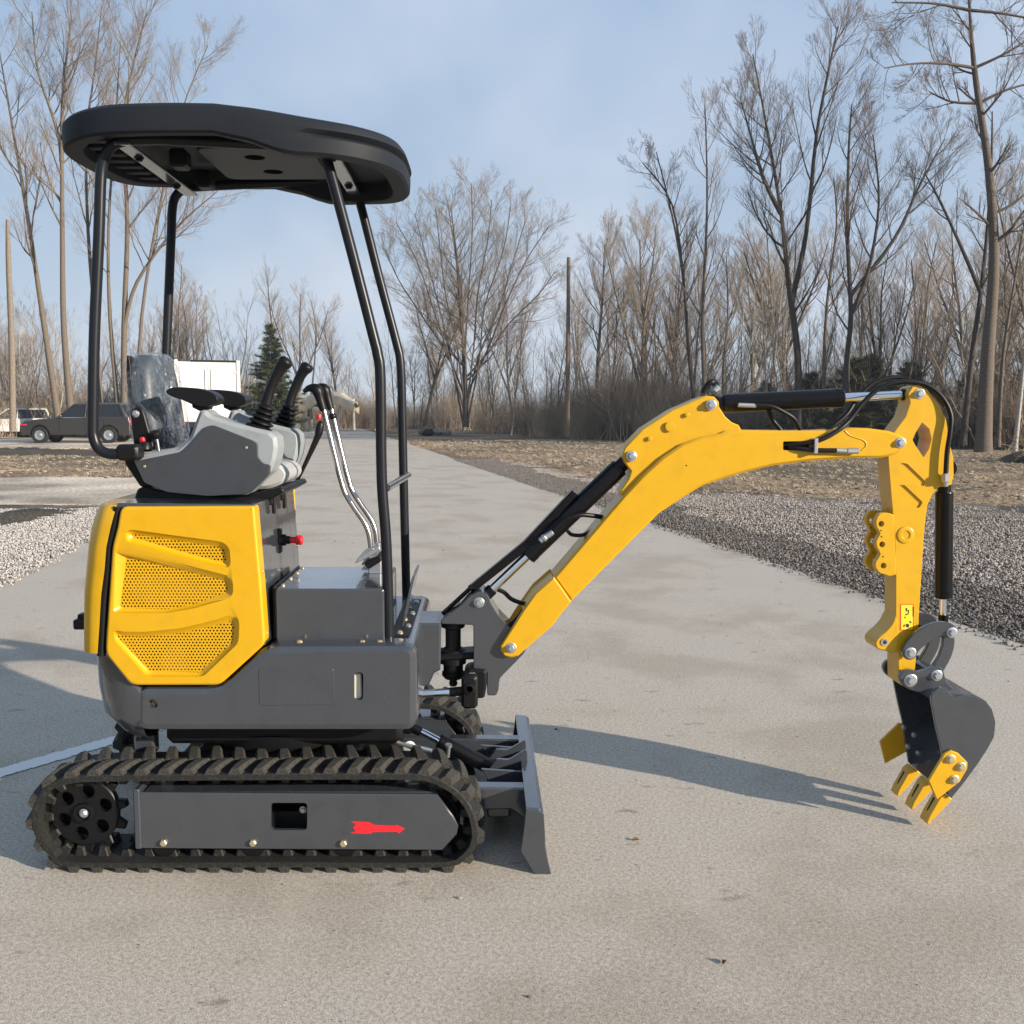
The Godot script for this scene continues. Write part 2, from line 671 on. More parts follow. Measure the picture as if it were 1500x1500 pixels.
func tracks(ex: Node3D) -> void:
	var zn := 0.485
	var loop2 := smooth2(P([-1.438,0.173,-1.422,0.243,-1.38,0.293,-1.319,0.315,-1.203,0.324,-0.676,0.329,-0.228,0.329,-0.124,0.306,-0.054,0.254,-0.02,0.191,-0.009,0.126,-0.024,0.071,-0.063,0.037,-0.142,0.016,-0.668,0.016,-1.303,0.016,-1.376,0.048,-1.422,0.105]), 6)
	if area2(loop2) < 0:
		loop2.reverse()
	# even steps round the loop
	var total := 0.0
	for i in loop2.size():
		total += loop2[i].distance_to(loop2[(i + 1) % loop2.size()])
	var pitches := 43
	var count := pitches * 2
	var pts := PackedVector2Array()
	var step := total / count
	var need := 0.0
	var walked := 0.0
	for i in loop2.size():
		var a := loop2[i]
		var b := loop2[(i + 1) % loop2.size()]
		var l := a.distance_to(b)
		while need <= walked + l and pts.size() < count:
			pts.append(a.lerp(b, (need - walked) / l))
			need += step
		walked += l
	var nrm := PackedVector2Array()
	for i in count:
		var t := (pts[(i + 1) % count] - pts[i - 1]).normalized()
		nrm.append(Vector2(t.y, -t.x))
	var th := 0.02
	var m := Mb.new()
	for i in count:
		var j := (i + 1) % count
		var o0 := pts[i]
		var o1 := pts[j]
		var i0 := pts[i] - nrm[i] * th
		var i1 := pts[j] - nrm[j] * th
		var zz := [0.265, 0.27, 0.48, zn]
		var c := 0.004
		var q := [Vector3(o0.x, o0.y, zz[1]), Vector3(o1.x, o1.y, zz[1]), Vector3(o1.x, o1.y, zz[2]), Vector3(o0.x, o0.y, zz[2])]
		m.quad(q[0], q[3], q[2], q[1])
		m.quad(Vector3(i0.x, i0.y, zz[0]), Vector3(i1.x, i1.y, zz[0]), Vector3(i1.x, i1.y, zz[3]), Vector3(i0.x, i0.y, zz[3]))
		var oc0 := o0 - nrm[i] * c
		var oc1 := o1 - nrm[j] * c
		m.quad(Vector3(o0.x, o0.y, zz[2]), Vector3(oc0.x, oc0.y, zz[3]), Vector3(oc1.x, oc1.y, zz[3]), Vector3(o1.x, o1.y, zz[2]))
		m.quad(Vector3(o0.x, o0.y, zz[1]), Vector3(o1.x, o1.y, zz[1]), Vector3(oc1.x, oc1.y, zz[0]), Vector3(oc0.x, oc0.y, zz[0]))
		m.quad(Vector3(oc0.x, oc0.y, zz[3]), Vector3(i0.x, i0.y, zz[3]), Vector3(i1.x, i1.y, zz[3]), Vector3(oc1.x, oc1.y, zz[3]))
		m.quad(Vector3(oc0.x, oc0.y, zz[0]), Vector3(oc1.x, oc1.y, zz[0]), Vector3(i1.x, i1.y, zz[0]), Vector3(i0.x, i0.y, zz[0]))
		if i % 2 == 0:   # guide blocks on the inside
			for zc in [0.335, 0.415]:
				m.xf = Transform3D(Basis(Vector3(-nrm[i].y, nrm[i].x, 0), Vector3(-nrm[i].x, -nrm[i].y, 0), Vector3(0, 0, -1)), Vector3(i0.x, i0.y, zc))
				var g := PackedVector2Array([Vector2(-0.02, -0.004), Vector2(0.02, -0.004), Vector2(0.011, 0.03), Vector2(-0.011, 0.03)])
				plate(m, g, -0.022, 0.022, 0.004)
				m.xf = Transform3D.IDENTITY
	var track := part("rubber_track", m, M.rubber, ex, 30.0)
	tag(track, "ribbed black rubber track, the near one of the two")
	# lugs: chevron halves, two staggered rows
	var lugs := []
	for side in 2:
		var lm := Mb.new()
		var zb := 0.0
		var ze := 0.108
		var sk := 0.026
		var rings := []
		for k in 4:
			var f := k / 3.0
			var z := lerpf(zb, ze, f)
			var off := sk * (1.0 - f) if side == 0 else sk * f
			var wb: float = lerpf(0.029, 0.022, f) if side == 0 else lerpf(0.022, 0.029, f)
			var h: float = [0.015, 0.021, 0.021, 0.018][k] if side == 0 else [0.018, 0.021, 0.021, 0.015][k]
			rings.append([Vector3(off - wb, -0.003, z), Vector3(off + wb, -0.003, z), Vector3(off + wb * 0.5, h, z), Vector3(off - wb * 0.5, h, z)])
		loft(lm, rings)
		lugs.append(lm.mesh(20.0))
	for i in count:
		var row := i % 2
		var t := Vector2(-nrm[i].y, nrm[i].x)
		var o := part("lug", lugs[row], M.lug, track)
		o.transform = Transform3D(Basis(Vector3(-t.x, -t.y, 0), Vector3(nrm[i].x, nrm[i].y, 0), Vector3(0, 0, 1)), Vector3(pts[i].x, pts[i].y, 0.375 if row == 0 else 0.267))
	var far_track: MeshInstance3D = track.duplicate()
	far_track.name = "rubber_track_001"
	far_track.position.z = -0.75
	far_track.remove_meta("label")
	ex.add_child(far_track, true)
	# track frame
	for side in 2:
		var sgn := 1.0 - 2.0 * side
		var fr := Mb.new()
		var plan := P([-1.094,0.262,-0.142,0.255,-0.09,0.183,-0.074,0.151,-0.079,0.123,-0.125,0.069,-1.1,0.075])
		var hole := rounded(P([-0.673,0.228,-0.557,0.228,-0.559,0.137,-0.675,0.137]), 0.012, 3)
		if side == 1:
			fr.xf = Transform3D(Basis.from_scale(Vector3(1, 1, -1)), Vector3.ZERO)
		plate(fr, plan, 0.455, 0.47, 0.003, [hole])
		plate(fr, inset(plan, -0.0) if area2(plan) > 0 else plan, 0.29, 0.305, 0.002)
		var x0 := -1.094
		var x1 := -0.142
		var yt := 0.26
		box(fr, Vector3(x0 + 0.01, yt - 0.012, 0.305), Vector3(x1, yt - 0.001, 0.455), 0.002)
		var f := part("track_frame", fr, M.grey, ex)
		var fl := Mb.new()
		box(fl, Vector3(x0 - 0.018, yt - 0.185, 0.285), Vector3(x0 + 0.002, yt + 0.014, 0.476), 0.004)
		if side == 0:
			part("end_flange", fl, M.grey, f)
		var dk := Mb.new()
		box(dk, Vector3(x0 + 0.01, yt - 0.16, 0.31), Vector3(x1 - 0.06, yt - 0.02, 0.40), 0.004)
		dk.xf = fr.xf
		part("inner_beam", dk, M.black, f)
		# rollers, idler, sprocket
		for px in [-1.031, -0.741, -0.444]:
			var r := Mb.new()
			lathe(r, Vector3(px, 0.069, 0.44 * sgn), Vector3(0, 0, -sgn), PackedVector2Array([Vector2(0, 0), Vector2(0.035, 0), Vector2(0.04, 0.006), Vector2(0.046, 0.006), Vector2(0.049, 0.012), Vector2(0.049, 0.1), Vector2(0, 0.1)]), 28)
			part("roller", r, M.black, f)
		var idl := Mb.new()
		lathe(idl, Vector3(-0.185, 0.145, 0.425 * sgn), Vector3(0, 0, -sgn), PackedVector2Array([Vector2(0, 0), Vector2(0.06, 0.0), Vector2(0.075, 0.014), Vector2(0.095, 0.014), Vector2(0.108, 0.0), Vector2(0.116, 0.006), Vector2(0.116, 0.1), Vector2(0, 0.1)]), 32)
		part("idler_wheel", idl, M.black, f)
		if side == 0:
			for p in [Vector3(-1.02,0.096,0.47), Vector3(-0.733,0.096,0.47), Vector3(-0.443,0.094,0.47)]:
				bolt("bolt", f, p, Vector3.BACK, 0.0115, M.brass, false)
			bolt("bolt", f, Vector3(-0.582,0.18,0.41), Vector3.BACK, 0.009, M.zinc)
			var ar := Mb.new()
			plate(ar, P([-0.418,0.167,-0.359,0.164,-0.344,0.155,-0.274,0.152,-0.274,0.156,-0.245,0.143,-0.265,0.126,-0.27,0.132,-0.346,0.131,-0.359,0.125,-0.421,0.127,-0.403,0.135,-0.412,0.145,-0.403,0.156]), 0.4702, 0.4712, 0.0)
			part("arrow_decal", ar, M.red_print, f)
			var sp := Mb.new()
			var c := Vector3(-1.288,0.179,0.43)
			var holes := []
			for k in 6:
				holes.append(circle2(Vector2(c.x, c.y) + Vector2.from_angle(k * TAU / 6 + 0.35) * 0.0715, 0.0235, 14))
			plate(sp, circle2(Vector2(c.x, c.y), 0.112, 40), 0.41, 0.43, 0.004, holes)
			lathe(sp, Vector3(c.x, c.y, 0.43), Vector3.BACK, PackedVector2Array([Vector2(0.034, -0.002), Vector2(0.032, 0.012), Vector2(0.024, 0.013), Vector2(0.022, 0.006), Vector2(0, 0.006)]), 24)
			lathe(sp, Vector3(c.x, c.y, 0.41), Vector3.FORWARD, PackedVector2Array([Vector2(0.1, 0.03), Vector2(0.1, 0.031), Vector2(0, 0.031)]), 24)
			var sprocket := part("sprocket", sp, M.black, f)
			bolt("hub_bolt", sprocket, Vector3(c.x, c.y, 0.435), Vector3.BACK, 0.011, M.zinc)
			for k in 11:
				var tm := Mb.new()
				plate(tm, PackedVector2Array([Vector2(-0.019, -0.006), Vector2(0.019, -0.006), Vector2(0.010, 0.026), Vector2(-0.010, 0.026)]), -0.025, 0.0, 0.004)
				var to := part("tooth", tm, M.black, sprocket)
				var an := TAU * k / 11 + 0.2
				to.transform = Transform3D(Basis(Vector3.BACK, an - PI / 2), Vector3(c.x + cos(an) * 0.112, c.y + sin(an) * 0.112, 0.425))
	# the middle frame and slewing ring
	var u := Mb.new()
	box(u, Vector3(-0.98, 0.16, -0.29), Vector3(-0.42, 0.33, 0.29), 0.02)
	box(u, Vector3(-1.05, 0.19, -0.30), Vector3(-0.9, 0.3, 0.30), 0.02)
	box(u, Vector3(-0.45, 0.19, -0.30), Vector3(-0.3, 0.28, 0.30), 0.02)
	box(u, Vector3(-1.06, 0.36, -0.33), Vector3(-0.27, 0.462, 0.30), 0.02)
	part("middle_frame", u, M.black, ex)
	var sl := Mb.new()
	lathe(sl, Vector3(-0.70, 0.33, 0), Vector3.UP, PackedVector2Array([Vector2(0.30, 0), Vector2(0.31, 0.02), Vector2(0.31, 0.06), Vector2(0.29, 0.065), Vector2(0.29, 0.13), Vector2(0, 0.13)]), 40)
	part("slewing_ring", sl, M.black, ex)
	var clip := Mb.new()
	box(clip, Vector3(-1.183,0.304,0.2), Vector3(-1.113,0.382,0.26), 0.01)
	plate(clip, P([-0.517,0.301,-0.497,0.35,-0.459,0.359,-0.472,0.33,-0.498,0.295]), 0.20, 0.22, 0.002)
	part("chassis_bracket", clip, M.grey, ex)

func blade(ex: Node3D) -> void:
	var b := Mb.new()
	plate(b, P([0.166,0.212,0.198,0.201,0.199,0.138,0.203,0.084,0.212,0.037,0.226,-0.011,0.222,-0.019,0.21,-0.017,0.196,0.031,0.186,0.084,0.181,0.138,0.181,0.191]), -0.48, 0.48, 0.002)
	var bl := part("dozer_blade", b, M.grey, ex)
	var tp := Mb.new()
	plate(tp, rounded(P([0.142,0.218,0.189,0.215,0.19,0.194,0.144,0.193]), 0.006, 2), -0.485, 0.486, 0.005)
	part("top_beam", tp, M.grey, bl)
	for s in [1.0, -1.0]:
		var w := Mb.new()
		plate(w, rounded(P([0.142,0.217,0.199,0.204,0.203,0.142,0.205,0.089,0.214,0.042,0.226,-0.006,0.222,-0.014,0.18,-0.017,0.126,0.077,0.138,0.168]), 0.006, 2), 0.482 if s > 0 else -0.492, 0.492 if s > 0 else -0.482, 0.002)
		part("end_plate", w, M.grey, bl)
		var arm := Mb.new()
		var z := 0.26 if s > 0 else -0.235
		plate(arm, PackedVector2Array([Vector2(-0.36, 0.12), Vector2(0.10, 0.13), Vector2(0.168, 0.08), Vector2(0.168, 0.205), Vector2(-0.36, 0.212)]), z - 0.03, z + 0.03, 0.006)
		part("push_arm", arm, M.grey, bl)
		var g := Mb.new()
		plate(g, PackedVector2Array([Vector2(0.0, 0.215), Vector2(0.155, 0.205), Vector2(0.155, 0.10), Vector2(0.06, 0.11)]), z * 0.5 - 0.006, z * 0.5 + 0.006, 0.002)
		part("gusset", g, M.grey, bl)
	var cx := Mb.new()
	box(cx, Vector3(0.02, 0.08, -0.24), Vector3(0.10, 0.15, 0.24), 0.008)
	part("cross_beam", cx, M.grey, bl)
	for z in [0.052, -0.052]:
		var ear := Mb.new()
		plate(ear, rounded(P([0.042,0.123,0.027,0.187,0.057,0.225,0.099,0.22,0.166,0.261,0.171,0.123]), 0.012, 3), z - 0.007, z + 0.007, 0.002)
		var eo := part("cylinder_ear", ear, M.grey, bl)
		if z > 0:
			bolt("pivot_bolt", eo, Vector3(0.067,0.17,0.06), Vector3.BACK, 0.010, M.black)
	var a := Vector3(-0.268,0.331,0)
	var c := Vector3(0.068,0.153,0)
	ram("blade_cylinder", ex, a, c, 0.33, 0.93, 0.028, 0.014, false)
	var gz := Mb.new()
	tube(gz, S([-0.32, 0.345, 0.20, -0.27, 0.33, 0.21, -0.20, 0.318, 0.22, -0.17, 0.312, 0.225]), 0.008, 8)
	lathe(gz, Vector3(-0.251,0.318,0.2), Vector3(0.3, 0.2, 1), PackedVector2Array([Vector2(0, 0), Vector2(0.022, 0), Vector2(0.022, 0.012), Vector2(0, 0.014)]), 14)
	lathe(gz, Vector3(-0.115,0.308,0.22), Vector3(0.1, 1, 0.2), PackedVector2Array([Vector2(0, -0.02), Vector2(0.008, -0.02), Vector2(0.008, 0.02), Vector2(0.012, 0.02), Vector2(0.012, 0.028), Vector2(0, 0.03)]), 10)
	part("grease_fitting", gz, M.zinc, ex)

func grille(m: Mb, outline: PackedVector2Array, z: float, pitch: float, hole: float) -> void:
	var lo := outline[0]
	var hi := outline[0]
	for p in outline:
		lo = lo.min(p)
		hi = hi.max(p)
	var grown := inset(outline, -pitch * 0.7)
	var rows := int((hi.y - lo.y) / (pitch * 0.866)) + 3
	var cols := int((hi.x - lo.x) / pitch) + 3
	for j in rows:
		for i in cols:
			var c := lo + Vector2((i - 1 + 0.5 * (j % 2)) * pitch, (j - 1) * pitch * 0.866)
			if not Geometry2D.is_point_in_polygon(c, grown):
				continue
			for k in 6:
				var a0 := TAU * k / 6 + PI / 6
				var a1 := a0 + TAU / 6
				var o0 := c + Vector2.from_angle(a0) * pitch * 0.5774
				var o1 := c + Vector2.from_angle(a1) * pitch * 0.5774
				var i0 := c + Vector2.from_angle(a0) * hole
				var i1 := c + Vector2.from_angle(a1) * hole
				m.quad(Vector3(o0.x, o0.y, z), Vector3(o1.x, o1.y, z), Vector3(i1.x, i1.y, z), Vector3(i0.x, i0.y, z))
				m.quad(Vector3(i0.x, i0.y, z), Vector3(i1.x, i1.y, z), Vector3(i1.x, i1.y, z - 0.002), Vector3(i0.x, i0.y, z - 0.002))

func round_plate(m: Mb, outline: PackedVector2Array, z0: float, z1: float, r: float, holes := [], steps := 4) -> void:   # quarter-round towards z1, plain at z0
	var o := outline.duplicate()
	if area2(o) < 0:
		o.reverse()
	r = fit(o, r + 0.0015) - 0.0015
	var rings := [[o, z0]]
	for k in steps + 1:
		var a := PI / 2 * k / steps
		rings.append([inset(o, r * (1.0 - cos(a))), z1 - r * (1.0 - sin(a))])
	for k in rings.size() - 1:
		var p: PackedVector2Array = rings[k][0]
		var q: PackedVector2Array = rings[k + 1][0]
		for i in o.size():
			var j := (i + 1) % o.size()
			m.quad(Vector3(p[i].x, p[i].y, rings[k][1]), Vector3(p[j].x, p[j].y, rings[k][1]), Vector3(q[j].x, q[j].y, rings[k + 1][1]), Vector3(q[i].x, q[i].y, rings[k + 1][1]))
	var last: PackedVector2Array = rings[-1][0]
	var flat := inset(last, 0.0015)
	for i in o.size():
		var j := (i + 1) % o.size()
		m.quad(Vector3(last[i].x, last[i].y, z1), Vector3(last[j].x, last[j].y, z1), Vector3(flat[j].x, flat[j].y, z1), Vector3(flat[i].x, flat[i].y, z1))
	rings.append([flat, z1])
	var hs := []
	for h in holes:
		var hh: PackedVector2Array = h.duplicate()
		if area2(hh) > 0:
			hh.reverse()
		hs.append(hh)
	var t := ears(rings[-1][0], hs)
	for i in range(0, t.size(), 3):
		m.tri(Vector3(t[i].x, t[i].y, z1), Vector3(t[i + 1].x, t[i + 1].y, z1), Vector3(t[i + 2].x, t[i + 2].y, z1))
	for h in hs:
		for i in h.size():
			var j: int = (i + 1) % h.size()
			m.quad(Vector3(h[i].x, h[i].y, z0), Vector3(h[j].x, h[j].y, z0), Vector3(h[j].x, h[j].y, z1), Vector3(h[i].x, h[i].y, z1))

func upper_body(ex: Node3D) -> void:
	# ---- skirt: the lower shell
	var hull := rounded(P([-1.105,0.598,-0.833,0.598,-0.683,0.735,-0.202,0.738,-0.204,0.452,-1.112,0.452]), 0.045, 5)
	var slot := rounded(P([-0.405,0.647,-0.376,0.647,-0.378,0.556,-0.406,0.556]), 0.012, 3)
	var bh := circle2(P([-1.05,0.544])[0], 0.016, 14)
	var h := Mb.new()
	round_plate(h, hull, 0.39, 0.44, 0.024, [slot, bh], 2)
	h.xf = Transform3D(Basis.from_scale(Vector3(1, 1, -1)), Vector3.ZERO)
	var hull_in := inset(hull if area2(hull) > 0 else hull, 0.0)
	round_plate(h, hull_in, -0.389, 0.40, 0.09, [], 5)
	var body := part("lower_skirt", h, M.grey, ex, 32.0)
	var gp := Mb.new()
	plate(gp, rounded(P([-0.71,0.659,-0.478,0.663,-0.469,0.655,-0.468,0.554,-0.474,0.541,-0.71,0.538]), 0.01, 3), 0.439, 0.4413, 0.0013)
	part("pressed_panel", gp, M.grey, body)
	var gg := Mb.new()
	plate(gg, rounded(P([-0.413,0.64,-0.385,0.64,-0.383,0.56,-0.396,0.552,-0.412,0.555]), 0.006, 2), 0.40, 0.426, 0.004)
	part("sight_gauge", gg, M.gauge, body)
	bolt("bolt", body, Vector3(-1.062,0.532,0.4), Vector3.BACK, 0.012, M.brass)
	# ---- counterweight: wraps round the back
	var cw := Mb.new()
	var n := 28
	var xs := -1.089
	var ring_y := [0.403, 0.436, 0.493, 0.579, 0.676, 0.7, 0.707]
	var ring_x := [-1.172, -1.227, -1.292, -1.309, -1.313, -1.31, -1.291]
	var ring_z := [0.37, 0.41, 0.437, 0.437, 0.437, 0.43, 0.40]
	var rings := []
	for k in ring_y.size():
		var ring := []
		for i in n + 1:
			var a := PI * i / n
			var ex2 := 2.0 / 2.7
			var c := pow(sin(a), ex2)
			var s := pow(absf(cos(a)), ex2) * signf(cos(a))
			var x: float = xs - (xs - ring_x[k]) * c
			var z: float = s * ring_z[k]
			var y: float = ring_y[k]
			if k >= 3:   # the edge dips towards the seam, along the hood's lower corner
				var dip: float = clampf((x - (xs - 0.10)) / 0.10, 0.0, 1.0)
				y -= dip * [0.0, 0.018, 0.10, 0.112, 0.114][k - 2]
			ring.append(Vector3(x, y, z))
		rings.append(ring)
	for k in rings.size() - 1:
		for i in n:
			cw.quad(rings[k][i], rings[k + 1][i], rings[k + 1][i + 1], rings[k][i + 1])
	for i in n:
		var t0: Vector3 = rings[-1][i]
		var t1: Vector3 = rings[-1][i + 1]
		cw.quad(t0, Vector3(xs, t0.y, t0.z * 0.8), Vector3(xs, t1.y, t1.z * 0.8), t1)
		var b0: Vector3 = rings[0][i]
		var b1: Vector3 = rings[0][i + 1]
		cw.quad(b0, b1, Vector3(xs, b1.y, b1.z), Vector3(xs, b0.y, b0.z))
	part("counterweight", cw, M.grey, ex, 34.0)
	# ---- bay behind the panels
	var bay := Mb.new()
	box(bay, Vector3(-1.17, 0.50, -0.20), Vector3(-0.74, 1.165, 0.385), 0.01)
	part("engine_bay", bay, M.black, ex)
	# ---- yellow side door with three grilles
	var door := rounded(P([-1.126,1.179,-0.714,1.181,-0.708,1.174,-0.692,0.924,-0.684,0.742,-0.833,0.607,-1.115,0.607,-1.192,0.71,-1.19,0.746,-1.157,1.056,-1.139,1.115]), 0.02, 3)
	var outers := [P([-1.115,1.098,-1.095,1.107,-0.951,1.087,-0.809,1.068,-0.789,1.049,-0.786,1,-0.794,0.985,-0.896,1.008,-1.038,1.047,-1.111,1.068]), P([-1.145,1.045,-0.953,1.002,-0.796,0.961,-0.781,0.946,-0.781,0.904,-0.795,0.888,-0.901,0.858,-0.993,0.841,-1.162,0.842]), P([-1.164,0.787,-1.133,0.782,-1.064,0.781,-0.949,0.793,-0.844,0.818,-0.789,0.837,-0.769,0.83,-0.764,0.808,-0.768,0.746,-0.883,0.636,-1.062,0.636,-1.162,0.755])]
	var inners := [P([-1.1,1.089,-1.09,1.09,-0.956,1.071,-0.822,1.049,-0.809,1.042,-0.805,1.008,-0.809,0.999,-0.9,1.023,-1.014,1.056,-1.097,1.081]), P([-1.13,1.02,-0.959,0.98,-0.816,0.944,-0.804,0.936,-0.801,0.911,-0.809,0.903,-0.905,0.868,-0.998,0.85,-1.144,0.854]), P([-1.161,0.771,-1.128,0.764,-1.07,0.762,-0.954,0.774,-0.855,0.796,-0.8,0.811,-0.788,0.81,-0.785,0.801,-0.79,0.744,-0.899,0.645,-1.058,0.65,-1.154,0.757])]
	var dm := Mb.new()
	var hs := []
	for k in 3:
		hs.append(rounded(outers[k], 0.016, 4))
	round_plate(dm, door, 0.39, 0.452, 0.009, hs, 4)
	var gm := []
	for k in 3:
		var o2: PackedVector2Array = hs[k]
		var i2 := rounded(inners[k], 0.012, 4)
		if area2(o2) < 0:
			o2.reverse()
			i2.reverse()
		for i in o2.size():
			var j := (i + 1) % o2.size()
			var mo := o2[i].lerp(i2[i], 0.5)
			var mo2 := o2[j].lerp(i2[j], 0.5)
			dm.quad(Vector3(o2[i].x, o2[i].y, 0.452), Vector3(o2[j].x, o2[j].y, 0.452), Vector3(mo2.x, mo2.y, 0.442), Vector3(mo.x, mo.y, 0.442))
			dm.quad(Vector3(mo.x, mo.y, 0.442), Vector3(mo2.x, mo2.y, 0.442), Vector3(i2[j].x, i2[j].y, 0.436), Vector3(i2[i].x, i2[i].y, 0.436))
		gm.append(i2)
	var dr := part("side_door", dm, M.yellow, ex, 40.0)
	for k in 3:
		var g := Mb.new()
		grille(g, gm[k], 0.4355, 0.0112, 0.0035)
		part("grille", g, M.yellow, dr, 20.0)
	var rad := Mb.new()
	plate(rad, smooth2(P([-1.12,0.92,-1.067,0.96,-0.986,0.955,-0.895,0.931,-0.826,0.908,-0.873,0.884,-0.966,0.867,-1.07,0.867]), 3), 0.41, 0.425, 0.004)
	part("foam_pad", rad, M.radiator, ex)
	rad = Mb.new()
	plate(rad, smooth2(P([-1.027,0.684,-1.005,0.725,-0.976,0.734,-0.953,0.713,-0.934,0.678,-0.944,0.647,-1.02,0.647]), 3), 0.41, 0.425, 0.004)
	part("foam_pad", rad, M.radiator, ex)
	# ---- yellow rear hood
	var ry := [0.71, 0.805, 0.899, 0.98, 1.05, 1.113, 1.159, 1.177, 1.182]
	var rn := [-1.218, -1.208, -1.199, -1.185, -1.177, -1.161, -1.147, -1.144, -1.138]
	var rr := [-1.317, -1.317, -1.314, -1.305, -1.294, -1.28, -1.264, -1.252, -1.238]
	var rh := Mb.new()
	var rrings := []
	for k in ry.size():
		var ring := []
		for i in n + 1:
			var a := PI * i / n
			var c := pow(sin(a), 0.72)
			var s := pow(absf(cos(a)), 0.72) * signf(cos(a))
			ring.append(Vector3(rn[k] - (rn[k] - rr[k]) * c, ry[k], s * (0.447 if k < 7 else 0.435)))
		rrings.append(ring)
	for k in rrings.size() - 1:
		for i in n:
			rh.quad(rrings[k][i], rrings[k + 1][i], rrings[k + 1][i + 1], rrings[k][i + 1])
	for i in n:
		var t0: Vector3 = rrings[-1][i]
		var t1: Vector3 = rrings[-1][i + 1]
		rh.quad(t0, Vector3(-1.1, t0.y + 0.004, t0.z), Vector3(-1.1, t1.y + 0.004, t1.z), t1)
	var hood := part("rear_hood", rh, M.yellow, ex, 40.0)
	var lk := Mb.new()
	plate(lk, circle2(Vector2.ZERO, 0.03, 20), -0.012, 0.004, 0.003)
	lk.xf = Transform3D.IDENTITY
	var lo := part("lock", lk, M.dark_plastic, hood)
	lo.transform = Transform3D(Basis(Vector3.UP, deg_to_rad(-68)).scaled(Vector3(1, 1.25, 1)), Vector3(-1.248,1.006,0.34))
	var rb := Mb.new()
	tube(rb, smooth([Vector3(-1.142,1.176,0.432), Vector3(-1.156,1.11,0.432), Vector3(-1.173,1.052,0.432), Vector3(-1.179,0.985,0.432), Vector3(-1.194,0.897,0.432), Vector3(-1.203,0.809,0.432), Vector3(-1.212,0.7,0.432)], 4), 0.014, 8)
	part("door_seal", rb, M.soft, ex, 60.0)
	var lt := Mb.new()
	box(lt, Vector3(-1.405,0.726,0.12), Vector3(-1.349,0.761,0.18), 0.005)
	box(lt, Vector3(-1.397,0.746,0.12), Vector3(-1.354,0.776,0.16), 0.004)
	part("latch", lt, M.soft, ex)
	# ---- deck on top, front wall, far side
	var dk := Mb.new()
	plate(dk, PackedVector2Array([Vector2(-1.15, 1.172), Vector2(-0.716, 1.166), Vector2(-0.712, 1.184), Vector2(-1.14, 1.189)]), -0.215, 0.437, 0.004)
	part("top_deck", dk, M.grey, ex)
	var fw := Mb.new()
	plate(fw, PackedVector2Array([Vector2(-0.74, 1.165), Vector2(-0.713, 1.183), Vector2(-0.700, 0.98), Vector2(-0.688, 0.734), Vector2(-0.74, 0.734)]), -0.22, 0.438, 0.004)
	var wall := part("front_wall", fw, M.grey, ex)
	for p in [Vector3(-0.7, 0.97, 0.41), Vector3(-0.69, 0.77, 0.41), Vector3(-0.69, 0.78, -0.18), Vector3(-0.7, 0.97, -0.2)]:
		bolt("bolt", wall, p, Vector3.RIGHT, 0.008, M.brass)
	var fs := Mb.new()
	plate(fs, PackedVector2Array([Vector2(-1.36, 0.62), Vector2(-0.70, 0.70), Vector2(-0.71, 1.18), Vector2(-1.27, 1.18)]), -0.235, -0.222, 0.003)
	part("far_side_panel", fs, M.yellow, ex)
	var sw := Mb.new()
	box(sw, Vector3(-0.708, 0.985, 0.105), Vector3(-0.692, 1.07, 0.135), 0.004)
	lathe(sw, Vector3(-0.698, 1.03, 0.12), Vector3.RIGHT, PackedVector2Array([Vector2(0.02, 0), Vector2(0.02, 0.02), Vector2(0.014, 0.022), Vector2(0.014, 0.035), Vector2(0, 0.035)]), 16)
	var isw := part("battery_switch", sw, M.soft, wall)
	var rk := Mb.new()
	lathe(rk, Vector3(-0.665, 1.03, 0.12), Vector3.RIGHT, PackedVector2Array([Vector2(0.011, 0), Vector2(0.011, 0.02), Vector2(0.017, 0.024), Vector2(0.017, 0.042), Vector2(0.013, 0.046), Vector2(0, 0.046)]), 16)
	part("switch_knob", rk, M.red, wall)
	for z in [0.2, 0.02]:
		var ck := Mb.new()
		box(ck, Vector3(-0.725, 1.16, z - 0.012), Vector3(-0.702, 1.215, z + 0.012), 0.004)
		box(ck, Vector3(-0.706, 1.13, z - 0.008), Vector3(-0.694, 1.19, z + 0.008), 0.004)
		part("deck_clip", ck, M.soft, ex)
	# ---- step, deck bolts, front plates
	var st := Mb.new()
	box(st, Vector3(-0.670, 0.725, -0.10), Vector3(-0.315, 0.902, 0.36), 0.007)
	part("step_box", st, M.grey, ex)
	var br := Mb.new()
	box(br, Vector3(-0.682, 0.73, -0.10), Vector3(-0.6705, 0.905, 0.34), 0.003)
	part("edge_strip", br, M.black, ex)
	for z in [0.3, 0.17, 0.05, -0.06]:
		bolt("deck_bolt", ex, Vector3(-0.655, 0.902, z), Vector3.UP, 0.006, M.brass)
	for p in [Vector3(-0.585,0.754,0.4), Vector3(-0.383,0.738,0.4), Vector3(-0.327,0.749,0.4), Vector3(-0.262,0.745,0.38)]:
		bolt("deck_bolt", ex, Vector3(p.x, 0.733, p.z), Vector3.UP, 0.009, M.brass)
	var fp := Mb.new()
	box(fp, Vector3(-0.30, 0.728, -0.30), Vector3(-0.235, 0.742, 0.34), 0.004)
	part("front_deck_strip", fp, M.black, ex)
	for k in 6:
		bolt("deck_bolt", ex, Vector3(-0.27 + 0.02 * (k % 2), 0.742, 0.30 - 0.105 * k), Vector3.UP, 0.0085, M.brass if k % 2 == 0 else M.zinc)
	var pg := Mb.new()
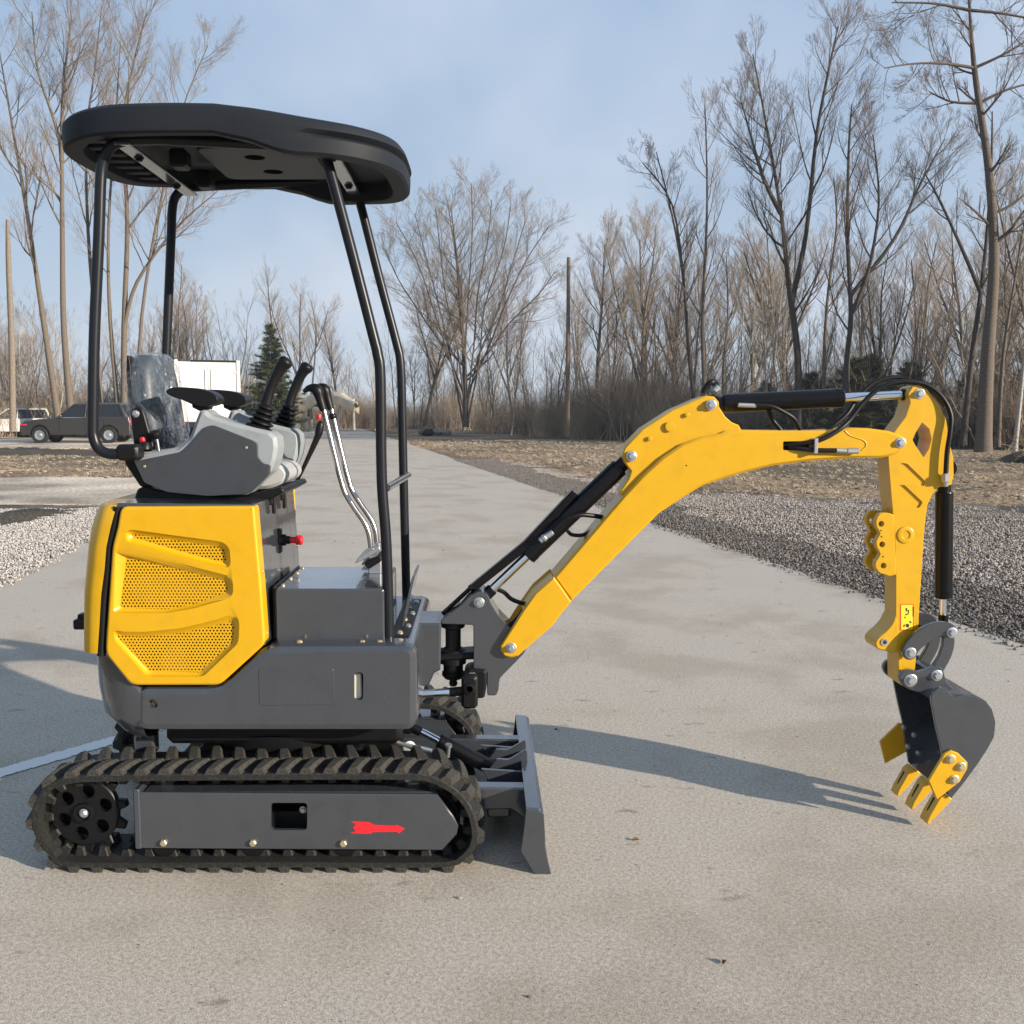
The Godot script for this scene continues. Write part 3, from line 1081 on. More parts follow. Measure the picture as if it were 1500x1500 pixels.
	plate(pg, PackedVector2Array([Vector2(-0.18, 0), Vector2(0.18, 0), Vector2(0.18, 0.12), Vector2(0.12, 0.17), Vector2(-0.14, 0.17), Vector2(-0.18, 0.13)]), -0.005, 0.005, 0.002, [PackedVector2Array([Vector2(0.02, 0.10), Vector2(0.05, 0.10), Vector2(0.05, 0.14), Vector2(0.02, 0.14)])])
	var pgo := part("pedal_guard", pg, M.grey, ex)
	pgo.transform = Transform3D(Basis(Vector3.UP, PI / 2) * Basis(Vector3.RIGHT, 0.22), Vector3(-0.27, 0.742, 0.02))
	# ---- swing post and king pin
	var sp := Mb.new()
	plate(sp, P([-0.24,0.732,-0.143,0.732,-0.141,0.721,-0.144,0.607,-0.145,0.564,-0.167,0.551,-0.186,0.507,-0.241,0.495]), -0.12, 0.10, 0.006)
	part("swing_post", sp, M.grey, ex)
	var kp := Mb.new()
	var kx := -0.102
	var ky := 0.476
	lathe(kp, Vector3(kx, ky, 0), Vector3.UP, PackedVector2Array([Vector2(0, 0), Vector2(0.012, 0.002), Vector2(0.016, 0.012), Vector2(0.013, 0.022), Vector2(0.016, 0.027), Vector2(0.03, 0.03), Vector2(0.041, 0.042), Vector2(0.041, 0.055), Vector2(0.036, 0.058), Vector2(0.036, 0.085), Vector2(0.047, 0.088), Vector2(0.047, 0.108), Vector2(0.042, 0.112), Vector2(0.042, 0.125), Vector2(0.047, 0.13), Vector2(0.047, 0.138), Vector2(0.032, 0.144), Vector2(0.028, 0.15), Vector2(0.028, 0.215), Vector2(0.04, 0.22), Vector2(0.043, 0.225), Vector2(0.043, 0.24), Vector2(0, 0.24)]), 28)
	part("king_pin", kp, M.black, ex)
	var kl := Mb.new()
	plate(kl, PackedVector2Array([Vector2(kx - 0.05, ky + 0.106), Vector2(kx + 0.08, ky + 0.112), Vector2(kx + 0.08, ky + 0.14), Vector2(kx - 0.05, ky + 0.128)]), -0.05, 0.05, 0.006)
	part("swing_lug", kl, M.black, ex)
	var bk := Mb.new()
	plate(bk, rounded(P([-0.144,0.723,-0.142,0.739,-0.133,0.747,-0.08,0.785,-0.041,0.826,-0.017,0.839,0.008,0.839,0.025,0.826,0.035,0.797,0.063,0.752,0.102,0.713,0.163,0.64,0.151,0.615,0.066,0.526,0.061,0.478,0.052,0.463,0.021,0.463,0.02,0.552,-0.021,0.553,-0.028,0.561,-0.028,0.72]), 0.008, 3), -0.075, 0.075, 0.005)
	var brk := part("swing_bracket", bk, M.grey, ex)
	pin("pin", brk, Vector3(-0.008,0.801,0.075), 0.0125)
	var cv := Mb.new()
	box(cv, Vector3(-0.07,0.436,0.06), Vector3(-0.012,0.556,0.15), 0.012)
	plate(cv, rounded(P([-0.06,0.551,-0.041,0.565,0.019,0.56,0.021,0.511,0.012,0.457,-0.065,0.452]), 0.012, 3), -0.02, 0.09, 0.008)
	lathe(cv, Vector3(-0.041,0.51,0.15), Vector3.BACK, PackedVector2Array([Vector2(0.02, -0.01), Vector2(0.02, 0.006), Vector2(0.012, 0.008), Vector2(0.011, 0), Vector2(0, 0)]), 16)
	var cvo := part("swing_clevis", cv, M.black, ex)
	bolt("clevis_bolt", cvo, Vector3(-0.034, 0.544, 0.11), Vector3.UP, 0.013, M.zinc)
	var sc := Mb.new()
	rod(sc, Vector3(-0.277,0.478,0.12), Vector3(-0.108,0.49,0.12), 0.0145, 20)
	var sco := part("swing_cylinder_rod", sc, M.chrome, ex)
	var sb := Mb.new()
	rod(sb, Vector3(-0.113,0.489,0.12), Vector3(-0.055,0.494,0.12), 0.0165, 18)
	part("rod_end", sb, M.barrel, sco)

func seat_and_levers(ex: Node3D) -> void:
	# ---- black base under the seat
	var bs := Mb.new()
	plate(bs, rounded(P([-1.158,1.181,-1.146,1.216,-1.124,1.227,-1.07,1.213,-0.907,1.194,-0.787,1.194,-0.732,1.208,-0.666,1.224,-0.655,1.208,-0.699,1.183,-0.803,1.175,-0.995,1.173]), 0.006, 2), -0.20, 0.24, 0.008)
	box(bs, Vector3(-1.09, 1.18, -0.18), Vector3(-0.80, 1.215, 0.2), 0.008)
	part("seat_base", bs, M.soft, ex)
	# ---- seat
	var seat := Mb.new()
	var top := Vector3(-1.12,1.672,0.19)
	var low := Vector3(-1.081,1.347,0.19)
	var up := (Vector3(top.x, top.y, 0) - Vector3(low.x, low.y, 0))
	var hgt := up.length()
	var zc := 0.03
	var bas := Basis(up.normalized().cross(Vector3.BACK).normalized(), up.normalized(), Vector3.BACK)
	var shape := rounded(PackedVector2Array([Vector2(-0.165, 0), Vector2(0.165, 0), Vector2(0.17, hgt * 0.55), Vector2(0.135, hgt), Vector2(-0.135, hgt), Vector2(-0.17, hgt * 0.55)]), 0.08, 6)
	var cush := func(grow: float, wrinkle: float) -> Mb:
		var m := Mb.new()
		var rings := []
		var nz := FastNoiseLite.new()
		nz.frequency = 14.0
		nz.fractal_type = FastNoiseLite.FRACTAL_RIDGED
		nz.fractal_octaves = 3
		nz.seed = 7
		for f in [[-0.085, 0.03], [-0.08, 0.008], [-0.06, 0.0], [-0.03, 0.0], [-0.01, 0.006], [0.004, 0.022], [0.008, 0.05], [0.005, 0.068], [0.004, 0.085], [0.003, 0.10], [0.002, 0.118], [0.001, 0.134], [0.0, 0.15]]:
			var sh := inset(shape, f[1] - grow)
			var ring := []
			for q in sh:
				var p := Vector3(f[0] + (grow if f[0] > -0.02 else -grow), q.y, q.x)
				if wrinkle > 0.0:
					p += Vector3(nz.get_noise_3d(p.x * 2, p.y * 0.7, p.z * 3), 0, nz.get_noise_3d(p.x * 2 + 9, p.y * 0.7, p.z * 3)) * wrinkle
				ring.append(Vector3(low.x, low.y, zc) + bas.x * p.x + bas.y * p.y + Vector3.BACK * p.z)
			rings.append(ring)
		loft(m, rings)
		return m
	var so := part("seat_back", cush.call(0.0, 0.0), M.seat, ex, 50.0)
	part("plastic_cover", cush.call(0.009, 0.011), M.film, so, 50.0)
	var shell := Mb.new()
	plate(shell, smooth2(P([-1.183,1.648,-1.178,1.658,-1.173,1.642,-1.167,1.55,-1.154,1.468,-1.131,1.353,-1.159,1.347,-1.168,1.424,-1.181,1.55]), 3), -0.13, 0.19, 0.01)
	part("seat_shell", shell, M.soft, ex)
	var pan := Mb.new()
	plate(pan, rounded(P([-1.102,1.346,-0.747,1.307,-0.68,1.293,-0.656,1.263,-0.671,1.232,-0.716,1.212,-0.794,1.207,-1.095,1.235]), 0.03, 5), -0.12, 0.16, 0.03)
	part("seat_cushion", pan, M.cloudy, ex)
	# ---- recliner bracket and small lever on the near side
	var rc := Mb.new()
	plate(rc, rounded(P([-1.169,1.468,-1.156,1.487,-1.134,1.487,-1.123,1.468,-1.095,1.354,-1.106,1.34,-1.158,1.34]), 0.012, 3), 0.2, 0.215, 0.003)
	var rco := part("recliner_bracket", rc, M.soft, ex)
	bolt("bolt", rco, Vector3(-1.15,1.466,0.215), Vector3.BACK, 0.009, M.zinc)
	var kb := Mb.new()
	lathe(kb, Vector3(-1.117,1.349,0.23), Vector3.UP, PackedVector2Array([Vector2(0.022, 0), Vector2(0.021, 0.012), Vector2(0.014, 0.024), Vector2(0, 0.027)]), 16)
	part("lever_boot", kb, M.soft, ex)
	var rbm := Mb.new()
	lathe(rbm, Vector3(-1.126,1.371,0.225), Vector3.UP, PackedVector2Array([Vector2(0.009, 0), Vector2(0.012, 0.008), Vector2(0.010, 0.018), Vector2(0, 0.02)]), 12)
	part("red_button", rbm, M.red, ex)
	var lv := Mb.new()
	tube(lv, [Vector3(-1.068,1.327,0.235), Vector3(-1.078,1.393,0.235)], 0.006, 10)
	var lvo := part("lock_lever", lv, M.chrome, ex)
	var lk := Mb.new()
	lathe(lk, Vector3(-1.078,1.386,0.235), Vector3(-0.15, 1, 0), PackedVector2Array([Vector2(0.009, -0.004), Vector2(0.018, 0.006), Vector2(0.019, 0.016), Vector2(0.012, 0.026), Vector2(0, 0.028)]), 14)
	part("lever_knob", lk, M.soft, lvo)
	# ---- consoles: near, and the far one a copy
	var holder := Node3D.new()
	holder.name = "control_console"
	ex.add_child(holder)
	var tm := Mb.new()
	plate(tm, rounded(P([-1.137,1.312,-1.133,1.329,-0.994,1.357,-0.951,1.392,-0.927,1.452,-0.917,1.476,-0.898,1.48,-0.88,1.462,-0.81,1.438,-0.689,1.409,-0.668,1.391,-0.665,1.357,-0.673,1.313,-0.688,1.278,-0.726,1.245,-0.767,1.202,-0.897,1.199,-1.052,1.218,-1.104,1.242]), 0.008, 3), 0.165, 0.295, 0.012)
	part("top_shell", tm, M.light_plastic, holder)
	var sdm := Mb.new()
	round_plate(sdm, rounded(P([-1.13,1.312,-0.975,1.344,-0.955,1.357,-0.892,1.426,-0.869,1.43,-0.746,1.381,-0.728,1.371,-0.727,1.325,-0.71,1.304,-0.687,1.301,-0.692,1.272,-0.714,1.249,-0.761,1.206,-0.894,1.199,-1.027,1.212,-1.1,1.243]), 0.008, 3), 0.28, 0.306, 0.008, [], 3)
	part("side_panel", sdm, M.dark_plastic, holder)
	for p in [Vector3(-1.096,1.296,0.306), Vector3(-0.763,1.357,0.306)]:
		bolt("bolt", holder, p - Vector3(0, 0, 0.003), Vector3.BACK, 0.005, M.brass)
	var arm := Mb.new()
	round_plate(arm, smooth2(P([-1.029,1.54,-1.004,1.552,-0.946,1.551,-0.887,1.539,-0.862,1.519,-0.867,1.5,-0.905,1.489,-0.937,1.494,-0.979,1.512,-1.016,1.525]), 3), 0.23, 0.275, 0.022, [], 4)
	arm.xf = Transform3D(Basis.from_scale(Vector3(1, 1, -1)), Vector3(0, 0, 0.46))
	round_plate(arm, smooth2(P([-1.029,1.54,-1.004,1.552,-0.946,1.551,-0.887,1.539,-0.862,1.519,-0.867,1.5,-0.905,1.489,-0.937,1.494,-0.979,1.512,-1.016,1.525]), 3), 0.23, 0.275, 0.022, [], 4)
	arm.xf = Transform3D.IDENTITY
	plate(arm, P([-0.953,1.498,-0.891,1.498,-0.895,1.482,-0.928,1.475,-0.952,1.487]), 0.21, 0.25, 0.004)
	part("armrest", arm, M.soft, holder, 50.0)
	var bt := Mb.new()
	var b0 := Vector3(-0.737,1.419,0.23)
	var b1 := Vector3(-0.707,1.501,0.23)
	var bl := b0.distance_to(b1)
	var prof := PackedVector2Array([Vector2(0.046, -0.010)])
	for k in 5:
		var f := k / 5.0
		var rad := lerpf(0.046, 0.027, f)
		prof.append(Vector2(rad, bl * (f + 0.02)))
		prof.append(Vector2(rad * 0.98, bl * (f + 0.07)))
		prof.append(Vector2(rad * 0.66, bl * (f + 0.13)))
	prof.append(Vector2(0.017, bl * 0.97))
	prof.append(Vector2(0, bl))
	lathe(bt, b0, b1 - b0, prof, 22)
	part("joystick_boot", bt, M.soft, holder, 30.0)
	var gr := Mb.new()
	tube(gr, smooth([Vector3(-0.714,1.49,0.23), Vector3(-0.702,1.533,0.23), Vector3(-0.681,1.581,0.23), Vector3(-0.66,1.619,0.23), Vector3(-0.647,1.634,0.23), Vector3(-0.642,1.641,0.23), Vector3(-0.637,1.648,0.23)], 3), [0.019, 0.0185, 0.018, 0.0172, 0.0168, 0.0168, 0.0172, 0.018, 0.019, 0.0205, 0.022, 0.0235, 0.0245, 0.0245, 0.024, 0.0228, 0.0205, 0.017, 0.011], 14)
	part("joystick_grip", gr, M.soft, holder, 60.0)
	var far: Node3D = holder.duplicate()
	far.name = "control_console_001"
	far.position.z = -0.40
	ex.add_child(far)
	# ---- travel levers
	var tz := 0.06
	for k in 2:
		var ch := Mb.new()
		var dx := Vector3(0.012, 0.004, -0.09) * k
		var path := smooth([Vector3(-0.39,0.994,0.06), Vector3(-0.397,1.045,0.06), Vector3(-0.413,1.085,0.06), Vector3(-0.446,1.134,0.06), Vector3(-0.477,1.186,0.06), Vector3(-0.493,1.235,0.06), Vector3(-0.51,1.307,0.06), Vector3(-0.552,1.494,0.06)], 5)
		for i in path.size():
			path[i] += dx
		tube(ch, path, 0.0095, 12)
		var lo := part("travel_lever", ch, M.steel_bar, ex, 60.0)
		var gp := Mb.new()
		var gpath := smooth([Vector3(-0.549,1.476,0.06), Vector3(-0.56,1.512,0.06), Vector3(-0.568,1.541,0.06), Vector3(-0.58,1.553,0.06), Vector3(-0.6,1.553,0.06), Vector3(-0.618,1.541,0.06)], 3)
		for i in gpath.size():
			gpath[i] += dx
		tube(gp, gpath, [0.012, 0.013, 0.014, 0.015, 0.016, 0.018, 0.020, 0.021, 0.02, 0.018, 0.016, 0.014, 0.012, 0.010, 0.008, 0.005], 12)
		part("lever_grip", gp, M.soft, lo, 60.0)
		if k == 1:
			var kn := Mb.new()
			lathe(kn, Vector3(-0.531,1.444,-0.03), Vector3.UP, PackedVector2Array([Vector2(0, 0), Vector2(0.010, 0.002), Vector2(0.014, 0.010), Vector2(0.013, 0.020), Vector2(0.006, 0.026), Vector2(0, 0.027)]), 14)
			part("knob", kn, M.soft, lo, 60.0)
	var lb := Mb.new()
	plate(lb, rounded(P([-0.443,0.943,-0.431,0.965,-0.358,1.006,-0.352,0.992,-0.401,0.962]), 0.006, 2), -0.08, 0.10, 0.003)
	part("lever_bracket", lb, M.zinc, ex)
	var rp := Mb.new()
	plate(rp, rounded(P([-0.411,0.939,-0.407,0.95,-0.353,0.971,-0.35,0.951,-0.396,0.921]), 0.006, 2), -0.07, 0.09, 0.004)
	part("rubber_buffer", rp, M.soft, ex)
	var pd := Mb.new()
	box(pd, Vector3(-0.40, 0.90, -0.04), Vector3(-0.355, 0.965, 0.06), 0.004)
	for k in 3:
		box(pd, Vector3(-0.425, 0.912 + 0.018 * k, -0.03), Vector3(-0.39, 0.92 + 0.018 * k, 0.05), 0.002)
	part("lever_valve", pd, M.zinc, ex)
	var dl := Mb.new()
	tube(dl, smooth([Vector3(-0.759,1.208,-0.2), Vector3(-0.72,1.2,-0.2), Vector3(-0.697,1.213,-0.2), Vector3(-0.676,1.249,-0.2), Vector3(-0.619,1.369,-0.2), Vector3(-0.609,1.398,-0.2), Vector3(-0.601,1.437,-0.2)], 4), [0.007, 0.007, 0.007, 0.007, 0.007, 0.007, 0.007, 0.007, 0.007, 0.007, 0.007, 0.007, 0.007, 0.008, 0.009, 0.011, 0.012, 0.013, 0.014, 0.015, 0.015, 0.015, 0.014, 0.012, 0.006], 12)
	var dlo := part("blade_lever", dl, M.soft, ex, 60.0)
	var rt := Mb.new()
	lathe(rt, Vector3(-0.608,1.444,-0.2), Vector3(0, 1, 0), PackedVector2Array([Vector2(0.008, 0), Vector2(0.010, 0.006), Vector2(0.008, 0.018), Vector2(0, 0.02)]), 12)
	part("red_tip", rt, M.red, dlo)

func canopy(ex: Node3D) -> void:
	var m := Mb.new()
	var n := 96
	var xa := -1.362
	var xb := -0.252
	var hx := (xb - xa) / 2
	var zb := 0.465
	var plan := []
	for i in n:
		var a := TAU * i / n
		var e := 2.0 / 3.4
		plan.append(Vector2((xa + xb) / 2 + hx * pow(absf(cos(a)), e) * signf(cos(a)), zb * pow(absf(sin(a)), e) * signf(sin(a))))
	var top_y := func(x: float) -> float:
		return 2.37 + 0.025 * smoothstep(-1.48, -1.1, x) - 0.047 * smoothstep(-0.86, -0.42, x) - 0.012 * smoothstep(-0.5, -0.24, x)
	var bot_y := func(x: float) -> float:
		return 2.283 + 0.022 * smoothstep(-1.45, -1.15, x) - 0.062 * smoothstep(-0.80, -0.55, x) - 0.012 * smoothstep(-0.5, -0.24, x)
	var rings := []
	for f in [[0.2, 1.25], [0.1, 1.16], [0.035, 1.05], [0.012, 0.98], [0.002, 0.86], [0.0, 0.70], [0.0, 0.58], [0.0, 0.48], [0.0, 0.30], [0.002, 0.08], [0.010, 0.0], [0.052, 0.02], [0.062, 0.06], [0.068, 0.3], [0.072, 0.62]]:
		var ring := []
		for i in n:
			var p: Vector2 = plan[i]
			var q: Vector2 = plan[(i + 1) % n] - plan[i - 1]
			var inw := Vector2(-q.y, q.x).normalized()
			var ins: float = f[0]
			if f[1] == 0.58:
				ins += 0.014 * smoothstep(-0.62, -0.42, p.x)
			if f[1] == 0.70:
				ins -= 0.004 * smoothstep(-0.62, -0.42, p.x)
			var r := p + inw * ins
			ring.append(Vector3(r.x, lerpf(bot_y.call(p.x), top_y.call(p.x), f[1]) + 0.016 * (1.0 - r.y / zb), r.y))
		ring.reverse()
		rings.append(ring)
	rings.reverse()
	loft(m, rings, true, true, true)
	var roof := part("canopy_roof", m, M.canopy, ex, 34.0)
	var yc := 2.355
	var rib := Mb.new()   # strips at the back of the ceiling
	for k in 7:
		box(rib, Vector3(-1.37 + 0.01 * absf(k - 3), 2.332, -0.28 + 0.085 * k), Vector3(-1.2 , 2.352, -0.24 + 0.085 * k), 0.004)
	part("ceiling_ribs", rib, M.canopy, roof)
	var hatch := Mb.new()
	hatch.xf = Transform3D(Basis(Vector3.RIGHT, PI / 2), Vector3(0, 2.325, 0))
	plate(hatch, rounded(PackedVector2Array([Vector2(-0.93, -0.22), Vector2(-0.55, -0.22), Vector2(-0.55, 0.22), Vector2(-0.93, 0.22)]), 0.05, 4), -0.022, 0.004, 0.004, [circle2(Vector2(-0.76, 0.10), 0.035, 16), circle2(Vector2(-0.74, -0.10), 0.035, 16)])
	part("ceiling_hatch", hatch, M.black, roof)
	for x in [-1.115, -0.485]:
		var bar := Mb.new()
		box(bar, Vector3(x - 0.025, 2.296, -0.385), Vector3(x + 0.025, 2.308, 0.36), 0.003)
		var bo := part("roof_bar", bar, M.grey, ex)
		for z in [-0.2, 0.2]:
			bolt("bolt", bo, Vector3(x, 2.296, z), Vector3.DOWN, 0.012, M.black)
	for z in [-0.14, 0.16]:
		var lm := Mb.new()
		box(lm, Vector3(-1.02, 2.27, z - 0.035), Vector3(-0.965, 2.33, z + 0.035), 0.008)
		part("roof_mount", lm, M.black, ex)
	# tubes
	var near := Mb.new()
	var rr := 0.0175
	var yt := 2.262
	var pn := [Vector3(-1.127,1.341,0.34), Vector3(-1.187,1.338,0.34), Vector3(-1.225,1.351,0.34), Vector3(-1.244,1.39,0.34), Vector3(-1.244,1.453,0.34), Vector3(-1.229,1.717,0.34), Vector3(-1.203,2.022,0.34), Vector3(-1.192,2.173,0.34), Vector3(-1.185,2.232,0.34), Vector3(-1.171,2.271,0.34), Vector3(-1.146,2.302,0.34), Vector3(-1.099,2.316,0.34)]
	var path := smooth(pn, 4)
	path.append_array([Vector3(-1.0, 2.318, 0.34), Vector3(-0.62, 2.30, 0.34)])
	path.append_array(smooth([Vector3(-0.504,2.305,0.34), Vector3(-0.491,2.276,0.34), Vector3(-0.469,2.209,0.34), Vector3(-0.407,1.971,0.34), Vector3(-0.344,1.717,0.34), Vector3(-0.33,1.656,0.34), Vector3(-0.322,1.578,0.34), Vector3(-0.321,1.261,0.34), Vector3(-0.308,1.039,0.34), Vector3(-0.302,0.732,0.34)], 4))
	tube(near, path, rr, 14)
	part("canopy_post", near, M.post, ex, 60.0)
	var farp := Mb.new()
	var foot := Vector3(-1.24,1.629,-0.4)
	var yf := 1.338
	var pf := [Vector3(foot.x + 0.22, yf, -0.39), Vector3(foot.x + 0.10, yf, -0.40), Vector3(foot.x + 0.045, yf + 0.012, -0.40), Vector3(foot.x + 0.012, yf + 0.05, -0.40), Vector3(foot.x, yf + 0.12, -0.40), foot, Vector3(-1.223,1.867,-0.4), Vector3(-1.202,2.148,-0.4), Vector3(-1.193,2.26,-0.4), Vector3(-1.174,2.306,-0.4), Vector3(-1.129,2.33,-0.4), Vector3(-1.039,2.337,-0.4)]
	path = smooth(pf, 4)
	path.append_array(smooth([Vector3(-0.64,2.356,-0.4), Vector3(-0.541,2.356,-0.4), Vector3(-0.495,2.336,-0.4), Vector3(-0.467,2.269,-0.4), Vector3(-0.398,1.994,-0.4), Vector3(-0.333,1.744,-0.4), Vector3(-0.319,1.677,-0.4), Vector3(-0.314,1.582,-0.4), Vector3(-0.311,1.346,-0.4), Vector3(-0.3,0.659,-0.4)], 4))
	tube(farp, path, rr, 14)
	part("canopy_post", farp, M.post, ex, 60.0)
	var cb := Mb.new()
	tube(cb, [Vector3(-0.306,1.228,0.34), Vector3(-0.29,1.221,-0.4)], 0.013, 12)
	part("post_crossbar", cb, M.grey, ex, 60.0)
	var mt := Mb.new()
	box(mt, Vector3(-1.169,1.318,0.29), Vector3(-1.099,1.369,0.36), 0.01)
	plate(mt, rounded(P([-1.184,1.349,-1.152,1.355,-1.118,1.246,-1.102,1.224,-1.135,1.224,-1.184,1.301]), 0.008, 3), 0.19, 0.24, 0.004)
	box(mt, Vector3(foot.x + 0.17, yf - 0.04, -0.41), Vector3(foot.x + 0.27, yf + 0.04, -0.20), 0.01)
	part("post_mount", mt, M.soft, ex)

func boom(ex: Node3D) -> void:
	var t := Mb.new()
	var main := P([0.256,0.891,0.5,1.182,0.566,1.254,0.635,1.317,0.704,1.363,0.773,1.387,0.836,1.398]) + P([0.851,1.407,0.907,1.409,1.08,1.407,1.197,1.408,1.264,1.412,1.289,1.416,1.344,1.416,1.419,1.406,1.459,1.393,1.48,1.38,1.486,1.363,1.472,1.342,1.441,1.322,1.392,1.312,1.287,1.312,1.145,1.302,1.021,1.286,0.929,1.265,0.837,1.237]) + P([0.777,1.217,0.708,1.175,0.625,1.119,0.542,1.035,0.319,0.805])
	var slot := rounded(P([1.05,1.37,1.118,1.371,1.143,1.364,1.143,1.342,1.119,1.338,1.051,1.339]), 0.006, 4)
	plate(t, main, 0.050, 0.075, 0.008, [slot], 0.0)
	plate(t, main, -0.075, 0.0499, 0.0, [], 0.005)
	var bo := part("boom", t, M.yellow, ex, 30.0)
	var sm := Mb.new()
	plate(sm, rounded(P([1.048,1.376,1.153,1.376,1.155,1.332,1.049,1.332]), 0.01, 3), 0.05, 0.056, 0.0)
	part("slot_liner", sm, M.soft, bo)
	var up := Mb.new()
	plate(up, P([0.489,1.195,0.518,1.239,0.526,1.265,0.502,1.295,0.494,1.323,0.504,1.349,0.566,1.414,0.669,1.48,0.752,1.516,0.785,1.528,0.812,1.525,0.828,1.507,0.831,1.48]) + P([0.82,1.508,0.834,1.483,0.853,1.455,0.875,1.436,0.9,1.426,0.911,1.407,0.855,1.393]) + P([0.776,1.375,0.707,1.347,0.638,1.301,0.569,1.237,0.502,1.165]), -0.054, 0.054, 0.004)
	part("ram_bracket", up, M.yellow, bo, 30.0)
	for s in [1.0, -1.0]:
		var ft := Mb.new()
		var fpoly := P([0.068,0.65,0.148,0.779,0.19,0.839,0.254,0.896,0.281,0.86,0.317,0.808,0.283,0.767,0.254,0.726,0.222,0.696,0.149,0.631,0.133,0.615,0.106,0.607,0.082,0.612,0.069,0.631])
		plate(ft, fpoly, 0.076 if s > 0 else -0.098, 0.098 if s > 0 else -0.076, 0.005)
		part("boom_foot", ft, M.yellow, bo, 30.0)
	var web := Mb.new()
	plate(web, P([0.148,0.77,0.19,0.831,0.255,0.887,0.314,0.81,0.248,0.727,0.191,0.709]), -0.077, 0.077, 0.0)
	part("foot_web", web, M.yellow, bo)
	for q in [Vector3(0.659,1.421,0.062), Vector3(0.718,1.462,0.062), Vector3(0.59,1.38,0.062)]:
		var r := 0.0175 if q.x < 0.691 and q.x > 0.622 else 0.008
		var d := Mb.new()
		lathe(d, q, Vector3.BACK, PackedVector2Array([Vector2(r, -0.002), Vector2(r, 0.0015), Vector2(r * 0.85, 0.0022), Vector2(0, 0.0022)]), 22)
		part("weld_plug", d, M.yellow, bo)
	var hd := Mb.new()
	lathe(hd, Vector3(0.715,1.286,0.074), Vector3.BACK, PackedVector2Array([Vector2(0.0035, 0), Vector2(0.003, 0.0012), Vector2(0, 0.0012)]), 10)
	part("plug_hole", hd, M.soft, bo)
	var ln := Mb.new()   # raised edge of the fork at the tip
	tube(ln, smooth([Vector3(1.265,1.406,0.075), Vector3(1.284,1.39,0.075), Vector3(1.331,1.373,0.075), Vector3(1.339,1.354,0.075), Vector3(1.323,1.338,0.075)], 4), 0.0028, 6)
	part("weld_seam", ln, M.yellow, bo)
	pin("pin", bo, Vector3(0.525,1.318,0.062), 0.0125)
	pin("pin", bo, Vector3(0.799,1.496,0.062), 0.0125)
	pin("pin", bo, Vector3(0.105,0.643,0.098), 0.0125)
	pin("pin", bo, Vector3(1.458,1.365,0.075), 0.0125)
	# rams
	var rc := ram("boom_cylinder", ex, Vector3(-0.005,0.792,0), Vector3(0.531,1.313,0), 0.315, 0.93, 0.034, 0.0165, false)
	var gd := Mb.new()
	var ga := Vector3(-0.039,0.843,0.02)
	var gb := Vector3(0.154,0.999,0.02)
	var gc := Vector3(0.324,1.182,0.02)
	plate(gd, P([-0.046,0.846,0.15,1.009,0.323,1.195,0.343,1.178,0.172,0.986,-0.02,0.832]), -0.02, 0.025, 0.004)
	part("ram_guard", gd, M.barrel, rc)
	var gd2 := Mb.new()
	rod(gd2, Vector3(-0.141,0.744,0), Vector3(-0.036,0.842,0), 0.008, 10)
	rod(gd2, Vector3(-0.038,0.837,-0.03), Vector3(-0.038,0.851,0.05), 0.010, 12)
	part("guard_link", gd2, M.barrel, rc)
	var ft2 := Mb.new()
	rod(ft2, Vector3(0.206,1.016,0.045), Vector3(0.254,1.049,0.045), 0.011, 12)
	rod(ft2, Vector3(0.217,1.023,0.047), Vector3(0.229,1.032,0.047), 0.0135, 6)
	part("hose_fitting", ft2, M.zinc, rc)
	ram("arm_cylinder", ex, Vector3(0.81,1.499,0), Vector3(1.548,1.535,0), 0.06, 0.635, 0.0335, 0.0155, true)
	var fa := Mb.new()
	rod(fa, Vector3(0.899,1.496,0.035), Vector3(0.965,1.494,0.035), 0.008, 10)
	rod(fa, Vector3(0.822,1.543,0), Vector3(0.838,1.562,0), 0.013, 10)
	part("hose_fitting", fa, M.zinc, ex)
	hose("hydraulic_hose", ex, [Vector3(0.958,1.495,0.035), Vector3(1.015,1.492,0.035), Vector3(1.06,1.473,0.03), Vector3(1.102,1.448,0.02), Vector3(1.133,1.408,0), Vector3(1.138,1.393,0)], 0.008)
	hose("hydraulic_hose", ex, [Vector3(1.012,1.505,0), Vector3(1.017,1.474,0.01), Vector3(1.036,1.44,0), Vector3(1.06,1.412,0), Vector3(1.069,1.393,0)], 0.0085)
	hose("hydraulic_hose", ex, [Vector3(1.069,1.354,0.075), Vector3(1.102,1.362,0.085), Vector3(1.149,1.369,0.092), Vector3(1.192,1.384,0.092), Vector3(1.242,1.413,0.085), Vector3(1.283,1.447,0.07), Vector3(1.328,1.502,0.06), Vector3(1.381,1.551,0.055), Vector3(1.438,1.573,0.055), Vector3(1.5,1.576,0.055), Vector3(1.556,1.562,0.055), Vector3(1.605,1.52,0.06), Vector3(1.633,1.462,0.066), Vector3(1.632,1.401,0.07), Vector3(1.625,1.333,0.07), Vector3(1.624,1.258,0.07)], 0.0085)
	hose("hydraulic_hose", ex, [Vector3(1.223,1.402,0), Vector3(1.253,1.427,0), Vector3(1.3,1.465,-0.01), Vector3(1.343,1.521,-0.03), Vector3(1.396,1.57,-0.04), Vector3(1.46,1.593,-0.045), Vector3(1.511,1.591,-0.045), Vector3(1.55,1.572,-0.03), Vector3(1.603,1.55,-0.02), Vector3(1.65,1.493,-0.02)], 0.0085)
	hose("hydraulic_hose", ex, [Vector3(1.07,1.351,0.07), Vector3(1.106,1.346,0.085), Vector3(1.163,1.34,0.09), Vector3(1.231,1.339,0.09)], 0.0085)
	hose("hydraulic_hose", ex, [Vector3(0.785,1.537,0), Vector3(0.797,1.562,0), Vector3(0.814,1.577,0), Vector3(0.834,1.571,-0.02), Vector3(0.833,1.543,-0.02)], 0.011)
